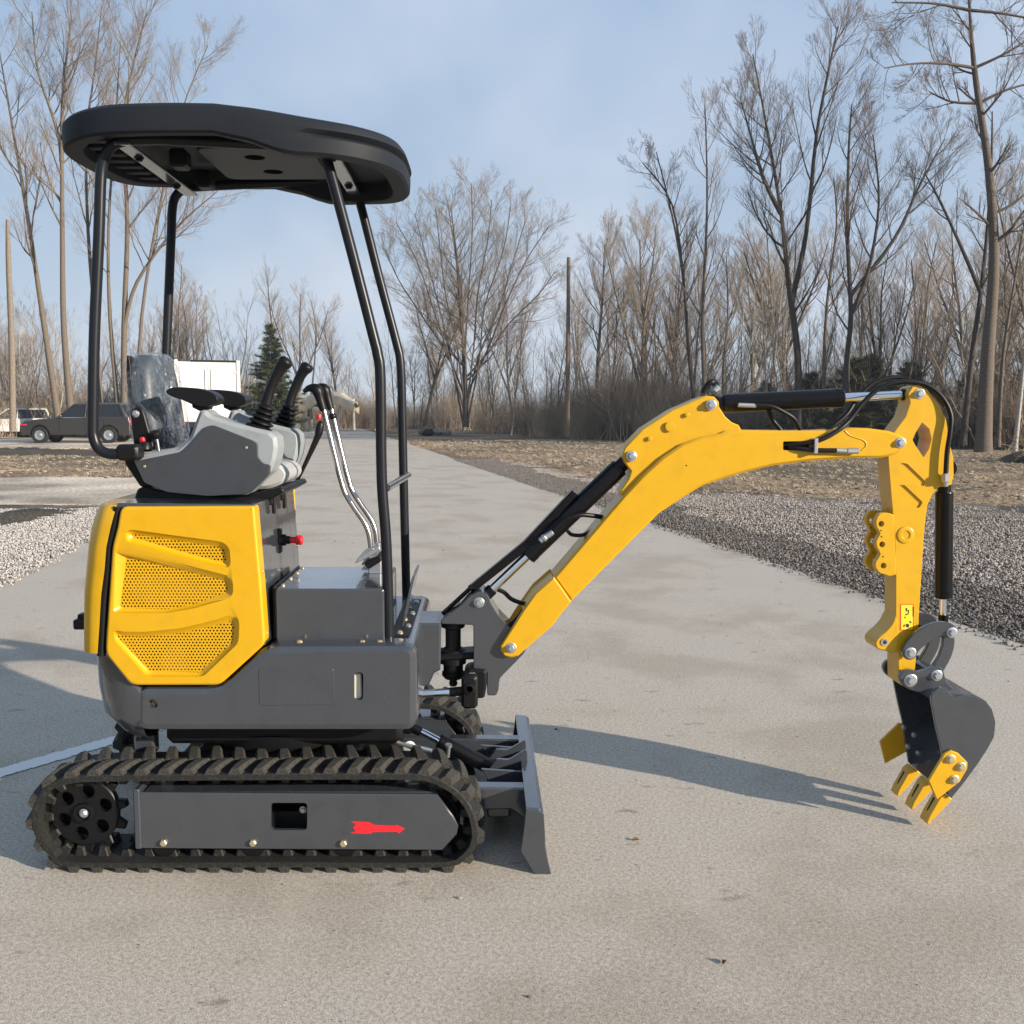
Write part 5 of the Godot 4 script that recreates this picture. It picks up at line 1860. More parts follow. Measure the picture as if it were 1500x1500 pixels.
func along(pts: PackedVector3Array, t: float) -> Vector3:
	var f := t * (pts.size() - 1)
	var i := mini(int(f), pts.size() - 2)
	return pts[i].lerp(pts[i + 1], f - i)

func branch(wood: Tm, twigs: Tm, p: Vector3, dir: Vector3, length: float, r: float, level: int, o: Dictionary, r_: RandomNumberGenerator) -> void:
	var seg: int = [7, 6, 5, 4, 2][level]
	var pts := PackedVector3Array([p])
	var d := dir
	for i in seg:
		d = (d + Vector3(r_.randf_range(-1, 1), r_.randf_range(-1, 1), r_.randf_range(-1, 1)) * o.get("wob", 0.115) + Vector3.UP * o.get("lift", 0.09)).normalized()
		pts.append(pts[-1] + d * length / seg)
	(wood if level <= 1 else twigs).limb(pts, r, maxf(r * 0.3, 0.0028), [6, 5, 4, 3, 3][level])
	var kids: int = o.kids[level] if level < o.kids.size() else 0
	for k in kids:
		var t := lerpf(0.22, 1.0, (k + r_.randf()) / kids)
		var q := along(pts, minf(t, 0.995))
		var ax := (along(pts, minf(t, 0.99)) - along(pts, maxf(t - 0.1, 0))).normalized()
		var side := ax.cross(Vector3(r_.randf_range(-1, 1), r_.randf_range(-1, 1), r_.randf_range(-1, 1))).normalized()
		var ang := deg_to_rad(r_.randf_range(18, 44))
		var cd := ax * cos(ang) + side * sin(ang)
		branch(wood, twigs, q, cd, length * r_.randf_range(0.36, 0.64) * (1.2 - 0.55 * t), maxf(lerpf(r, r * 0.3, t) * r_.randf_range(0.42, 0.66), 0.0026), level + 1, o, r_)

# stems: lists of points from the foot to the tip; limbs spring from their upper part
func tree(called: String, label: String, stems: Array, o: Dictionary, seed_: int, bark: Material, twig: Material, group := "", category := "tree") -> Node3D:
	var r_ := RandomNumberGenerator.new()
	r_.seed = seed_
	var wood := Tm.new()
	var twigs := Tm.new()
	var foot: Vector3 = stems[0][0]
	foot.y = -0.04
	var main_pts := []
	for st in stems:
		var raw: Array = st.slice(0, st.size())
		var z_wob := 0.0
		var loc := []
		for i in raw.size():
			if i > 0:
				z_wob += r_.randf_range(-0.25, 0.25)
			loc.append(raw[i] - foot + Vector3(0, 0, z_wob))
		if main_pts.size() and st[0].distance_to(stems[0][0]) > 0.5:   # a leader springs from the main stem
			var best: Vector3 = main_pts[0]
			for q in main_pts:
				if Vector2(q.x - loc[0].x, q.y - loc[0].y).length() < Vector2(best.x - loc[0].x, best.y - loc[0].y).length():
					best = q
			for i in loc.size():
				loc[i].z += best.z - loc[0].z if i > 0 else 0.0
			loc[0] = best
		var sp := smooth(loc, 4)
		if main_pts.is_empty():
			main_pts = sp
		var pts := PackedVector3Array(sp)
		var r0: float = o.r if st == stems[0] else o.r * o.get("r2", 0.7)
		wood.limb(pts, r0, o.get("tip", 0.02), 8, 0.28 if st == stems[0] or st[0] == stems[0][0] else 0.0)
		var limbs: int = o.limbs if st == stems[0] else int(o.limbs * o.get("share", 0.8))
		var total := 0.0
		for i in pts.size() - 1:
			total += pts[i].distance_to(pts[i + 1])
		for k in limbs:
			var t := lerpf(o.get("from", 0.35), 0.99, pow((k + r_.randf()) / limbs, 0.85))
			var p := along(pts, t)
			var ax := (along(pts, minf(t + 0.03, 1.0)) - along(pts, t - 0.05)).normalized()
			var az := r_.randf() * TAU
			var side := ax.cross(Vector3(cos(az), 0.05, sin(az))).normalized()
			var ang := deg_to_rad(r_.randf_range(o.get("a0", 28.0), o.get("a1", 58.0)))
			var rad := lerpf(r0, o.get("tip", 0.02), t)
			branch(wood, twigs, p, ax * cos(ang) + side * sin(ang), o.len * r_.randf_range(0.6, 1.15) * (1.15 - 0.7 * t), rad * r_.randf_range(0.35, 0.6), 1, o, r_)
	var root := thing(called, label, category, foot, 0.0, group)
	part("trunk", wood.mesh(), bark, root)
	if twigs.v.size():
		part("crown", twigs.mesh(), twig, root)
	return root

func straight_stems(h: float, lean: float, seed_: int, forks := 0) -> Array:
	var r_ := RandomNumberGenerator.new()
	r_.seed = seed_
	var st := []
	var p := Vector3(0, -0.04, 0)
	var main := [p]
	var d := Vector3(r_.randf_range(-lean, lean), 1, r_.randf_range(-lean, lean))
	for i in 5:
		d += Vector3(r_.randf_range(-0.1, 0.1), 0, r_.randf_range(-0.1, 0.1))
		p += d.normalized() * h / 5
		main.append(p)
	st.append(main)
	for f in forks:
		var b: Vector3 = main[1].lerp(main[2], r_.randf())
		var q := [b]
		var e := Vector3(r_.randf_range(-0.5, 0.5), 1, r_.randf_range(-0.5, 0.5))
		var left := h - b.y
		for i in 3:
			e += Vector3(r_.randf_range(-0.12, 0.12), 0.1, r_.randf_range(-0.12, 0.12))
			q.append(q[-1] + e.normalized() * left * 0.3)
		st.append(q)
	return st

func woods() -> void:
	var bark_tex := noise_tex(0.05, 91, [0.1, grey(0.4), 0.5, grey(0.8), 0.9, grey(1.0)], 512, 5)
	var mk := func(nm: String, c: Color) -> StandardMaterial3D:
		var m := grain(mat(nm, c, 0.9), bark_tex, 0.8)
		m.heightmap_enabled = true
		m.heightmap_texture = bark_tex
		m.heightmap_scale = 0.9
		return m
	var tan_b: Material = mk.call("tan_bark", lin(0.215, 0.17, 0.125))
	var dark_b: Material = mk.call("dark_bark", lin(0.085, 0.07, 0.058))
	var mid_b: Material = mk.call("brown_bark", lin(0.17, 0.135, 0.105))
	var pale_b: Material = mk.call("pale_bark", lin(0.58, 0.54, 0.47))
	var tw_tan := mat("tan_twig", lin(0.225, 0.178, 0.132), 0.9)
	var tw_dark := mat("dark_twig", lin(0.13, 0.10, 0.078), 0.9)
	var tw_grey := mat("grey_twig", lin(0.235, 0.186, 0.138), 0.9)
	var big := {"r": 0.2, "limbs": 24, "len": 4.2, "from": 0.36, "kids": [0, 8, 7, 3], "lift": 0.10}
	# ---- trees that stand out, left to right
	var lg := big.duplicate()
	tree("tall_tree", "tall bare tan tree leaning left at the left edge, behind the dark car", [S([-21.01,0.396,-46,-21.662,5.501,-46,-22.171,10.434,-46,-22.8,15.265,-46,-23.4,19.059,-46])], lg.merged({"r": 0.165, "limbs": 18}, true), 101, tan_b, tw_tan, "tall bare trees behind the parked vehicles")
	tree("tall_tree", "tall bare tree forking above a straight brown trunk, left of the near canopy post", [S([-19.982,0.485,-45,-20.102,5.42,-45,-20.024,10.253,-45,-19.924,14.048,-45,-20.689,17.162,-45,-20.946,19.93,-45]), S([-19.965,13.105,-45,-19.557,16.543,-45,-19.041,19.624,-45])], lg.merged({"r": 0.165, "limbs": 20, "share": 0.7}, true), 102, tan_b, tw_tan, "tall bare trees behind the parked vehicles")
	tree("tall_tree", "slender bare tan tree rising just behind the rear end of the canopy", [S([-19.28,0.374,-47,-19.487,5.582,-47,-19.639,10.282,-47,-19.585,14.892,-47,-18.996,17.809,-47,-18.467,21.008,-47])], lg.merged({"r": 0.12, "limbs": 22}, true), 103, tan_b, tw_tan, "tall bare trees behind the parked vehicles")
	tree("tall_tree", "bare tree with twin pale trunks and a long low limb reaching right", [S([-17.809,0.396,-46,-17.552,5.501,-46,-17.17,10.434,-46,-17.137,14.946,-46,-16.561,18.116,-46,-15.96,20.31,-46]), S([-18.013,0.396,-46,-18.348,5.833,-46,-18.237,10.434,-46,-17.707,15.583,-46,-17.313,19.059,-46]), S([-17.552,5.501,-46,-16.768,7.651,-46,-14.779,10.108,-46,-12.63,11.894,-46])], lg.merged({"r": 0.16, "limbs": 20, "share": 0.75}, true), 104, tan_b, tw_tan, "tall bare trees behind the parked vehicles")
	tree("tall_tree", "bare tan tree rising behind the middle of the canopy roof", [S([-18.585,0.309,-50,-18.143,6.543,-50,-17.008,12.21,-50,-15.776,17.066,-50,-14.325,20.479,-50])], lg.merged({"r": 0.11, "limbs": 24}, true), 105, tan_b, tw_tan, "tall bare trees behind the parked vehicles")
	tree("slim_tree", "small bare tree directly behind the dark spruce", [S([-14.655,0.91,-66,-14.37,5.254,-66,-14.583,8.522,-66,-14.726,10.605,-66])], {"r": 0.09, "limbs": 16, "len": 2.6, "from": 0.3, "kids": [0, 6, 4]}, 106, mid_b, tw_grey)
	tree("slim_tree", "thin pale bare tree between the spruce and the front canopy posts", [S([-12.77,0.978,-70,-12.305,4.478,-70,-12.154,7.45,-70,-12.469,9.418,-70])], {"r": 0.09, "limbs": 14, "len": 2.4, "from": 0.3, "kids": [0, 5, 4]}, 107, mid_b, tw_grey)
	# the broad many-stemmed tree right of the canopy
	var stems := [S([-0.846,0.529,-50,-0.913,4.024,-50,-1.126,6.901,-50,-1.337,9.746,-50,-1.618,12.21,-50])]
	for k in 11:
		var sx: float = [-118, -92, -70, -46, -24, 12, 34, 64, 92, 116, 132][k]
		var top: float = [372, 340, 312, 318, 292, 285, 302, 318, 326, 342, 400][k]
		var zz := rng.randf_range(-1.8, 1.8)
		var f0: Vector3 = stems[0][0]
		var sc := 1.0 / 1450.0 * 53.0
		var lift0: float = [1.6, 0.5, 0.3, 1.1, 1.6, 0.2, 0.9, 0.3, 0.6, 1.5, 2.2][k]
		var st := [f0 + Vector3(-0.06 * lift0 + sx * 0.002, lift0, zz * 0.05)]
		for q in [0.3, 0.55, 0.8, 1.0]:
			st.append(f0 + Vector3(sx * sc * pow(q, 1.15) + rng.randf_range(-0.2, 0.2), lift0 + ((626.0 - top) * sc - lift0) * q, zz * q))
		stems.append(st)
	tree("broad_tree", "broad bare tree of many stems fanning from one foot right of the canopy", stems, {"r": 0.16, "r2": 0.36, "limbs": 24, "share": 1.0, "len": 3.0, "from": 0.16, "kids": [0, 7, 6, 2], "lift": 0.07}, 108, mid_b, tw_tan)
	tree("round_tree", "bare pale tree with a feathery rounded crown right of the bare pole", [S([6.829,0.666,-56,6.943,4.711,-56,7.142,8.303,-56,7.188,11.066,-56])], {"r": 0.15, "limbs": 26, "len": 3.6, "from": 0.25, "kids": [0, 8, 7, 3], "lift": 0.14}, 109, mid_b, tw_grey)
	tree("round_tree", "bare pale tree with a feathery crown, second to the right of the bare pole", [S([9.484,0.694,-54,9.457,4.603,-54,9.164,8.074,-54,9.035,11.123,-54])], {"r": 0.16, "limbs": 28, "len": 3.8, "from": 0.22, "kids": [0, 8, 7, 3], "lift": 0.14}, 110, mid_b, tw_grey)
	tree("slender_tree", "slender dark tree bending left above the arm cylinder's left end", [S([9.705,0.506,-41,9.264,3.897,-41,8.952,7.176,-41,8.387,9.822,-41,7.588,12.58,-41]), S([9.006,7.472,-41,8.375,10.406,-41,7,12.147,-41])], {"r": 0.10, "limbs": 12, "len": 2.6, "from": 0.35, "kids": [0, 6, 6, 3]}, 111, dark_b, tw_dark)
	tree("slender_tree", "straight slender pale tree with a bare pointed top above the arm cylinder", [S([9.907,0.468,-40,9.623,5.014,-40,9.678,10.205,-40,9.521,14.434,-40])], {"r": 0.11, "limbs": 16, "len": 2.6, "from": 0.3, "kids": [0, 6, 6, 3], "lift": 0.14}, 112, mid_b, tw_grey)
	tree("forked_tree", "tall dark tree forking into two high leaders above the arm cylinder", [S([12.964,0.371,-37,12.799,3.68,-37,12.436,6.395,-37,12.069,9.339,-37,11.421,12.76,-37,10.853,15.608,-37]), S([12.572,5.584,-37,13.076,8.54,-37,13.275,12.237,-37,13.614,14.835,-37,13.933,16.377,-37]), S([12.131,9.073,-37,11.267,10.662,-37,10.266,13.541,-37])], {"r": 0.165, "limbs": 20, "share": 0.8, "len": 3.4, "from": 0.3, "kids": [0, 8, 7, 3], "lift": 0.13}, 113, dark_b, tw_dark)
	tree("slim_tree", "thin tan tree close to the right of the dark forked tree", [S([14.312,0.343,-38,14.192,3.734,-38,14.271,6.24,-38,14.564,8.987,-38,14.382,10.888,-38])], {"r": 0.09, "limbs": 14, "len": 2.6, "from": 0.35, "kids": [0, 7, 6, 2]}, 114, tan_b, tw_tan)
	tree("forked_tree", "spreading brown tree forking low, between the forked tree and the right edge", [S([14.553,0.262,-36,14.499,3.091,-36,14.525,5.219,-36,14.351,8.366,-36,14.276,11.717,-36,14.323,13.243,-36]), S([14.536,4.954,-36,15.106,6.799,-36,15.374,9.403,-36,15.031,11.972,-36]), S([14.913,6.274,-36,16.12,8.106,-36,17.091,10.178,-36,18.063,11.972,-36])], {"r": 0.14, "limbs": 16, "share": 0.9, "len": 3.0, "from": 0.3, "kids": [0, 8, 7, 3], "lift": 0.12}, 115, dark_b, tw_dark)
	tree("slim_tree", "thin dark tree with a long left branch beside the big right trunk", [S([18.215,0.144,-34,18.303,3.517,-34,18.454,6.53,-34,18.49,9.738,-34,18.413,12.166,-34]), S([18.289,5.781,-34,17.605,7.275,-34,16.638,9.002,-34,16.089,9.982,-34])], {"r": 0.12, "limbs": 12, "len": 2.2, "from": 0.4, "kids": [0, 7, 6, 2]}, 116, dark_b, tw_dark)
	tree("large_tree", "largest tree, thick grey brown trunk with long level limbs near the right edge", [S([17.994,-0.078,-32,17.957,3.408,-32,17.974,6.732,-32,17.671,9.76,-32,17.184,12.734,-32,16.856,14.539,-32,16.556,16.767,-32]), S([17.96,7.903,-32,18.724,8.787,-32,19.832,10.221,-32]), S([17.073,13.052,-32,16.001,13.323,-32,14.826,13.278,-32,13.775,13.097,-32]), S([17.379,11.711,-32,16.411,12.167,-32,15.684,12.553,-32]), S([16.733,15.121,-32,15.552,15.345,-32,14.145,15.434,-32]), S([16.782,15.076,-32,17.796,14.942,-32,19.339,14.584,-32]), S([17.17,13.006,-32,17.983,13.639,-32,19.12,14.314,-32]), S([17.37,11.87,-32,18.165,12.462,-32,19.444,12.78,-32])], {"r": 0.25, "r2": 0.24, "limbs": 13, "share": 0.75, "len": 2.4, "from": 0.3, "kids": [0, 7, 7, 3], "lift": 0.09, "wob": 0.17, "a0": 30.0, "a1": 70.0}, 117, mid_b, tw_dark)
	tree("slim_tree", "thin brown tree rising right of the largest trunk", [S([19.042,0.104,-33,19.111,3.463,-33,19.396,6.395,-33,19.63,8.802,-33])], {"r": 0.08, "limbs": 14, "len": 2.4, "from": 0.3, "kids": [0, 7, 6, 2]}, 118, mid_b, tw_dark)
	tree("white_trunk", "slim white barked trunk at the right edge of the clearing", [S([16.429,0.141,-27,16.478,1.896,-27,16.526,4.368,-27,16.549,7.599,-27])], {"r": 0.075, "limbs": 8, "len": 1.6, "from": 0.5, "kids": [0, 5, 4]}, 119, pale_b, tw_grey)
	# ---- the woods behind: a few kinds, copied
	var kinds := []
	for k in 6:
		kinds.append(tree("woodland_tree", "bare brown tree in the woods beyond the clearing", straight_stems(9.0 + k * 0.7, 0.1, 200 + k, k % 3), {"r": 0.10 + 0.012 * k, "limbs": 22, "len": 3.2, "from": 0.25, "kids": [0, 7, 6, 2], "lift": 0.14, "share": 0.7}, 210 + k, [mid_b, tan_b, dark_b][k % 3], [tw_tan, tw_grey, tw_grey][k % 3], "bare trees in the woods"))
	var saps := []
	for k in 6:
		saps.append(tree("sapling", "thin bare sapling at the edge of the woods", straight_stems(4.5 + k * 0.6, 0.14, 300 + k, k % 2), {"r": 0.035 + 0.005 * k, "tip": 0.008, "limbs": 14, "len": 1.9, "from": 0.2, "kids": [0, 5, 3], "lift": 0.14, "share": 0.7}, 310 + k, [tan_b, mid_b, pale_b][k % 3], tw_tan, "saplings along the edge of the woods", "sapling"))
	var r_ := RandomNumberGenerator.new()
	r_.seed = 9
	var spot := func(near: float, deep: float) -> Vector3:
		while true:
			var px := r_.randf_range(-60, 1560) if r_.randf() < 0.88 else (r_.randf_range(-320, -60) if r_.randf() < 0.5 else r_.randf_range(1560, 1900))
			var z := 0.0
			var x := 0.0
			var dd := r_.randf()
			for it in 3:
				z = woods_edge(x) - near - dd * deep
				x = (px - 705.0) / 1450.0 * (3.5 - z)
			if x > -13.0 and x < -2.0 and z > -72.5:
				continue
			return Vector3(x, -0.04, z)
		return Vector3.ZERO
	for i in 54:
		var p: Vector3 = spot.call(2.0, 38.0)
		var s := r_.randf_range(0.75, 1.15)
		if p.x > -12.0 and p.x < 1.0:
			s *= 0.8
		if i < 6:
			kinds[i].position = p
		else:
			copy(kinds[i % 6], p, r_.randf() * TAU, s)
	for i in 290:
		var p: Vector3 = spot.call(0.0, 9.0)
		if i < 6:
			saps[i].position = p
		else:
			copy(saps[i % 6], p, r_.randf() * TAU, r_.randf_range(0.6, 1.2))
	# ---- brush
	var bx := []
	var bc := []
	var brush := Tm.new()
	for k in 46:
		var a := r_.randf() * TAU
		var foot := Vector3(cos(a), 0, sin(a)) * r_.randf() * 0.9
		var d := (Vector3.UP + Vector3(r_.randf_range(-0.35, 0.35), 0, r_.randf_range(-0.35, 0.35))).normalized()
		branch(brush, brush, foot, d, r_.randf_range(1.0, 3.0), 0.012, 2, {"kids": [0, 0, 5, 3], "wob": 0.22, "lift": 0.05}, r_)
	var bm := brush.mesh()
	for i in 490:
		var p: Vector3 = spot.call(-0.3, 30.0 if i % 2 else 6.0)
		var s := r_.randf_range(0.4, 0.85) * (1.6 if r_.randf() < 0.2 else 1.0)
		bx.append(Transform3D(Basis(Vector3.UP, r_.randf() * TAU).scaled(Vector3(s * 1.5, s, s * 1.5)), p))
		var t := r_.randf_range(0.55, 1.1)
		bc.append(Color(0.40 * t, 0.315 * t, 0.225 * t))
	var bmat := mat("brush", Color.WHITE, 0.9)
	bmat.vertex_color_use_as_albedo = true
	scatter("undergrowth", bm, bmat, bx, bc)
	# ---- evergreens
	var needle := mat("needles", lin(0.075, 0.088, 0.034), 0.85)
	var olive := mat("olive_needles", lin(0.105, 0.105, 0.05), 0.9)
	evergreen("spruce_tree", "dark green spruce beside the white box truck", "tree", Vector3(-10.816, -0.04, -48), 6.0, 1.75, 36, dark_b, needle, 5)
	var je := evergreen("juniper_shrub", "dark green bushy juniper behind the bare trees right of the dipper arm", "shrub", Vector3(15.3, -0.04, -37.4), 3.7, 2.2, 30, dark_b, olive, 6)
	je.set_meta("group", "evergreen shrubs at the edge of the woods")
	for q in [[17.4, -37.0, 0.95], [19.4, -36.2, 0.8], [13.9, -38.6, 0.85], [21.4, -35.8, 0.85], [16.4, -38.6, 1.05], [12.6, -40.6, 0.75]]:
		copy(je, Vector3(q[0], -0.04, q[1]), q[0] * 2.3, q[2])

func evergreen(called: String, label: String, category: String, at: Vector3, h: float, w: float, layers: int, bark: Material, needle: Material, seed_: int) -> Node3D:
	var r_ := RandomNumberGenerator.new()
	r_.seed = seed_
	var root := thing(called, label, category, at)
	var wood := Tm.new()
	wood.limb(PackedVector3Array([Vector3.ZERO, Vector3(0.02, h * 0.5, 0), Vector3(0, h * 0.98, 0.02)]), 0.1, 0.012, 6)
	var m := Mb.new()
	for k in layers:
		var f := float(k) / layers
		var y := h * (0.06 + 0.92 * f)
		var reach := w * pow(1.0 - f, 0.8) * r_.randf_range(0.75, 1.15) + 0.08
		var arms := int(lerpf(11, 4, f))
		for a in arms:
			var az := TAU * (a + r_.randf()) / arms
			var out := Vector3(cos(az), r_.randf_range(0.05, 0.45), sin(az)).normalized()
			var len_ := reach * r_.randf_range(0.65, 1.15)
			var tip := Vector3(0, y, 0) + out * len_ - Vector3.UP * 0.12 * len_
			wood.limb(PackedVector3Array([Vector3(0, y, 0), tip]), 0.015, 0.004, 3)
			var sprays := int(len_ * 22) + 6
			for s in sprays:
				var t := r_.randf_range(0.15, 1.05)
				var c := Vector3(0, y, 0).lerp(tip, t)
				var sd := (out + Vector3(r_.randf_range(-1, 1), r_.randf_range(-0.7, 0.8), r_.randf_range(-1, 1)) * 0.9).normalized()
				var sl := r_.randf_range(0.2, 0.42) * (1.15 - 0.4 * t)
				var wv := sd.cross(Vector3(r_.randf_range(-1, 1), 1, r_.randf_range(-1, 1))).normalized() * sl * 0.2
				for e in 3:
					var dd := sd.rotated(wv.normalized().cross(sd), (e - 1) * 0.6)
					m.tri(c - wv * 0.5, c + wv * 0.5, c + dd * sl)
	part("trunk", wood.mesh(), bark, root)
	part("foliage", m, needle, root, 5.0)
	return root

# ---------------------------------------------------------------- what stands about the yard
func car(called: String, label: String, paint: Material, at: Vector3, turn: float, l: float, h: float, wagon: bool) -> Node3D:
	var c := thing(called, label, "car", at, turn)
	var hw := 0.92
	var r := h * 0.205
	var f := l / 2
	var wx := [f * 0.64, -f * 0.60]
	# lower body, with wheel arches cut in its outline; the front is at +x
	var o := PackedVector2Array([Vector2(-f, h * 0.30), Vector2(-f * 0.99, h * 0.20)])
	for x in [wx[1], wx[0]]:
		for k in 9:
			var a := PI - PI * k / 8
			o.append(Vector2(x + cos(a) * r * 1.2, r * 1.0 + sin(a) * r * 1.18))
	o.append_array(PackedVector2Array([Vector2(f * 0.97, h * 0.20), Vector2(f, h * 0.32), Vector2(f * 0.985, h * 0.46), Vector2(f * 0.90, h * 0.555), Vector2(f * 0.62, h * 0.60), Vector2(f * 0.30, h * 0.625), Vector2(-f * 0.6, h * 0.66), Vector2(-f * 0.97, h * 0.655), Vector2(-f * 1.0, h * 0.5)]))
	var b := Mb.new()
	round_plate(b, o, 0.0, hw, 0.07, [], 4)
	b.xf = Transform3D(Basis.from_scale(Vector3(1, 1, -1)), Vector3.ZERO)
	round_plate(b, o, 0.0, hw, 0.07, [], 4)
	part("body", b, paint, c)
	for s in [1.0, -1.0]:
		var tr := Mb.new()
		box(tr, Vector3(-f * 0.9, h * 0.628, s * (hw - 0.045) - 0.012), Vector3(f * 0.3, h * 0.642, s * (hw - 0.045) + 0.012), 0.004)
		part("window_trim", tr, M.zinc, c)
		for x in [f * 0.27, -f * 0.19, -f * 0.52]:
			var gap := Mb.new()
			box(gap, Vector3(x - 0.008, h * 0.24, s * hw - 0.004), Vector3(x + 0.008, h * 0.61, s * hw + 0.003), 0.001)
			part("door_gap", gap, M.soft, c)
		for x in [f * -0.12, -f * 0.46]:
			var hnd := Mb.new()
			box(hnd, Vector3(x - 0.09, h * 0.52, s * hw - 0.01), Vector3(x + 0.09, h * 0.54, s * hw + 0.03), 0.006)
			part("door_handle", hnd, paint, c)
	var rear_x := -f * 0.93 if wagon else -f * 0.62
	var roof_x := -f * 0.80 if wagon else -f * 0.30
	var y0 := h * 0.63
	var low := [Vector2(f * 0.34, y0), Vector2(rear_x, y0)]
	var top := [Vector2(f * 0.02, h * 0.975), Vector2(roof_x, h * 0.985)]
	var cb := Mb.new()
	var ring := func(x0: float, x1: float, y: float, w: float, rd: float) -> Array:
		var q := rounded(PackedVector2Array([Vector2(x0, w), Vector2(x1, w), Vector2(x1, -w), Vector2(x0, -w)]), rd, 3)
		var out := []
		for p in q:
			out.append(Vector3(p.x, y, p.y))
		return out
	var glass := mat("car_glass", lin(0.012, 0.014, 0.016), 0.06)
	loft(cb, [ring.call(low[0].x, low[1].x, y0 - 0.03, hw - 0.06, 0.12), ring.call(lerpf(low[0].x, top[0].x, 0.5), lerpf(low[1].x, top[1].x, 0.5), (y0 + h * 0.97) / 2, hw - 0.13, 0.12), ring.call(top[0].x + 0.02, top[1].x - 0.02, h * 0.955, hw - 0.2, 0.12)])
	part("windows", cb, glass, c)
	var rf := Mb.new()
	loft(rf, [ring.call(top[0].x + 0.06, top[1].x - 0.05, h * 0.945, hw - 0.19, 0.12), ring.call(top[0].x + 0.02, top[1].x - 0.02, h * 0.975, hw - 0.2, 0.12), ring.call(top[0].x - 0.1, top[1].x + 0.1, h * 1.0, hw - 0.32, 0.12)])
	part("roof", rf, paint, c)
	for s in [1.0, -1.0]:
		for px in [[low[0].x - 0.02, top[0].x + 0.0, 0.05], [f * -0.18, f * -0.20, 0.07], [low[1].x + 0.06, top[1].x, 0.12]]:
			var pl := Mb.new()
			var z0: float = s * (hw - 0.062)
			var z1: float = s * (hw - 0.19)
			tube(pl, [Vector3(px[0], y0 - 0.02, z0), Vector3(px[1], h * 0.96, z1)], px[2] * 0.5, 6)
			part("pillar", pl, paint, c)
		var mir := Mb.new()
		box(mir, Vector3(f * 0.22, y0, s * hw - 0.1), Vector3(f * 0.26, y0 + 0.13, s * hw + 0.1), 0.02)
		part("mirror", mir, paint, c)
		for x in wx:
			var ty := Mb.new()
			lathe(ty, Vector3(x, r, s * (hw - 0.24)), Vector3(0, 0, s), PackedVector2Array([Vector2(r * 0.6, 0), Vector2(r * 0.96, 0), Vector2(r, 0.03), Vector2(r, 0.2), Vector2(r * 0.95, 0.22), Vector2(r * 0.66, 0.225), Vector2(r * 0.64, 0.19)]), 24)
			var t := part("wheel", ty, M.rubber, c)
			var rm := Mb.new()
			lathe(rm, Vector3(x, r, s * (hw - 0.06)), Vector3(0, 0, s), PackedVector2Array([Vector2(r * 0.66, 0), Vector2(r * 0.62, 0.03), Vector2(r * 0.3, 0.0), Vector2(r * 0.16, 0.035), Vector2(0, 0.04)]), 10)
			part("rim", rm, M.zinc, t)
		var hl := Mb.new()
		box(hl, Vector3(f * 0.90, h * 0.42, s * hw * 0.62 - 0.18), Vector3(f * 0.995, h * 0.50, s * hw * 0.62 + 0.18 + 0.0), 0.02)
		part("headlight", hl, M.gauge, c)
		var tl := Mb.new()
		box(tl, Vector3(-f * 1.005, h * 0.44, s * hw * 0.84 - 0.09), Vector3(-f * 0.93, h * 0.60, s * hw * 0.84 + 0.10), 0.02)
		part("tail_light", tl, M.red, c)
		var lamp := Mb.new()
		box(lamp, Vector3(f * 0.86, h * 0.44, s * hw - 0.04), Vector3(f * 0.97, h * 0.475, s * hw + 0.006), 0.01)
		part("marker_light", lamp, M.red, c)
	return c

func bark_grain() -> Texture2D:
	return noise_tex(0.06, 97, [0.1, grey(0.45), 0.9, grey(1.0)], 256, 4)

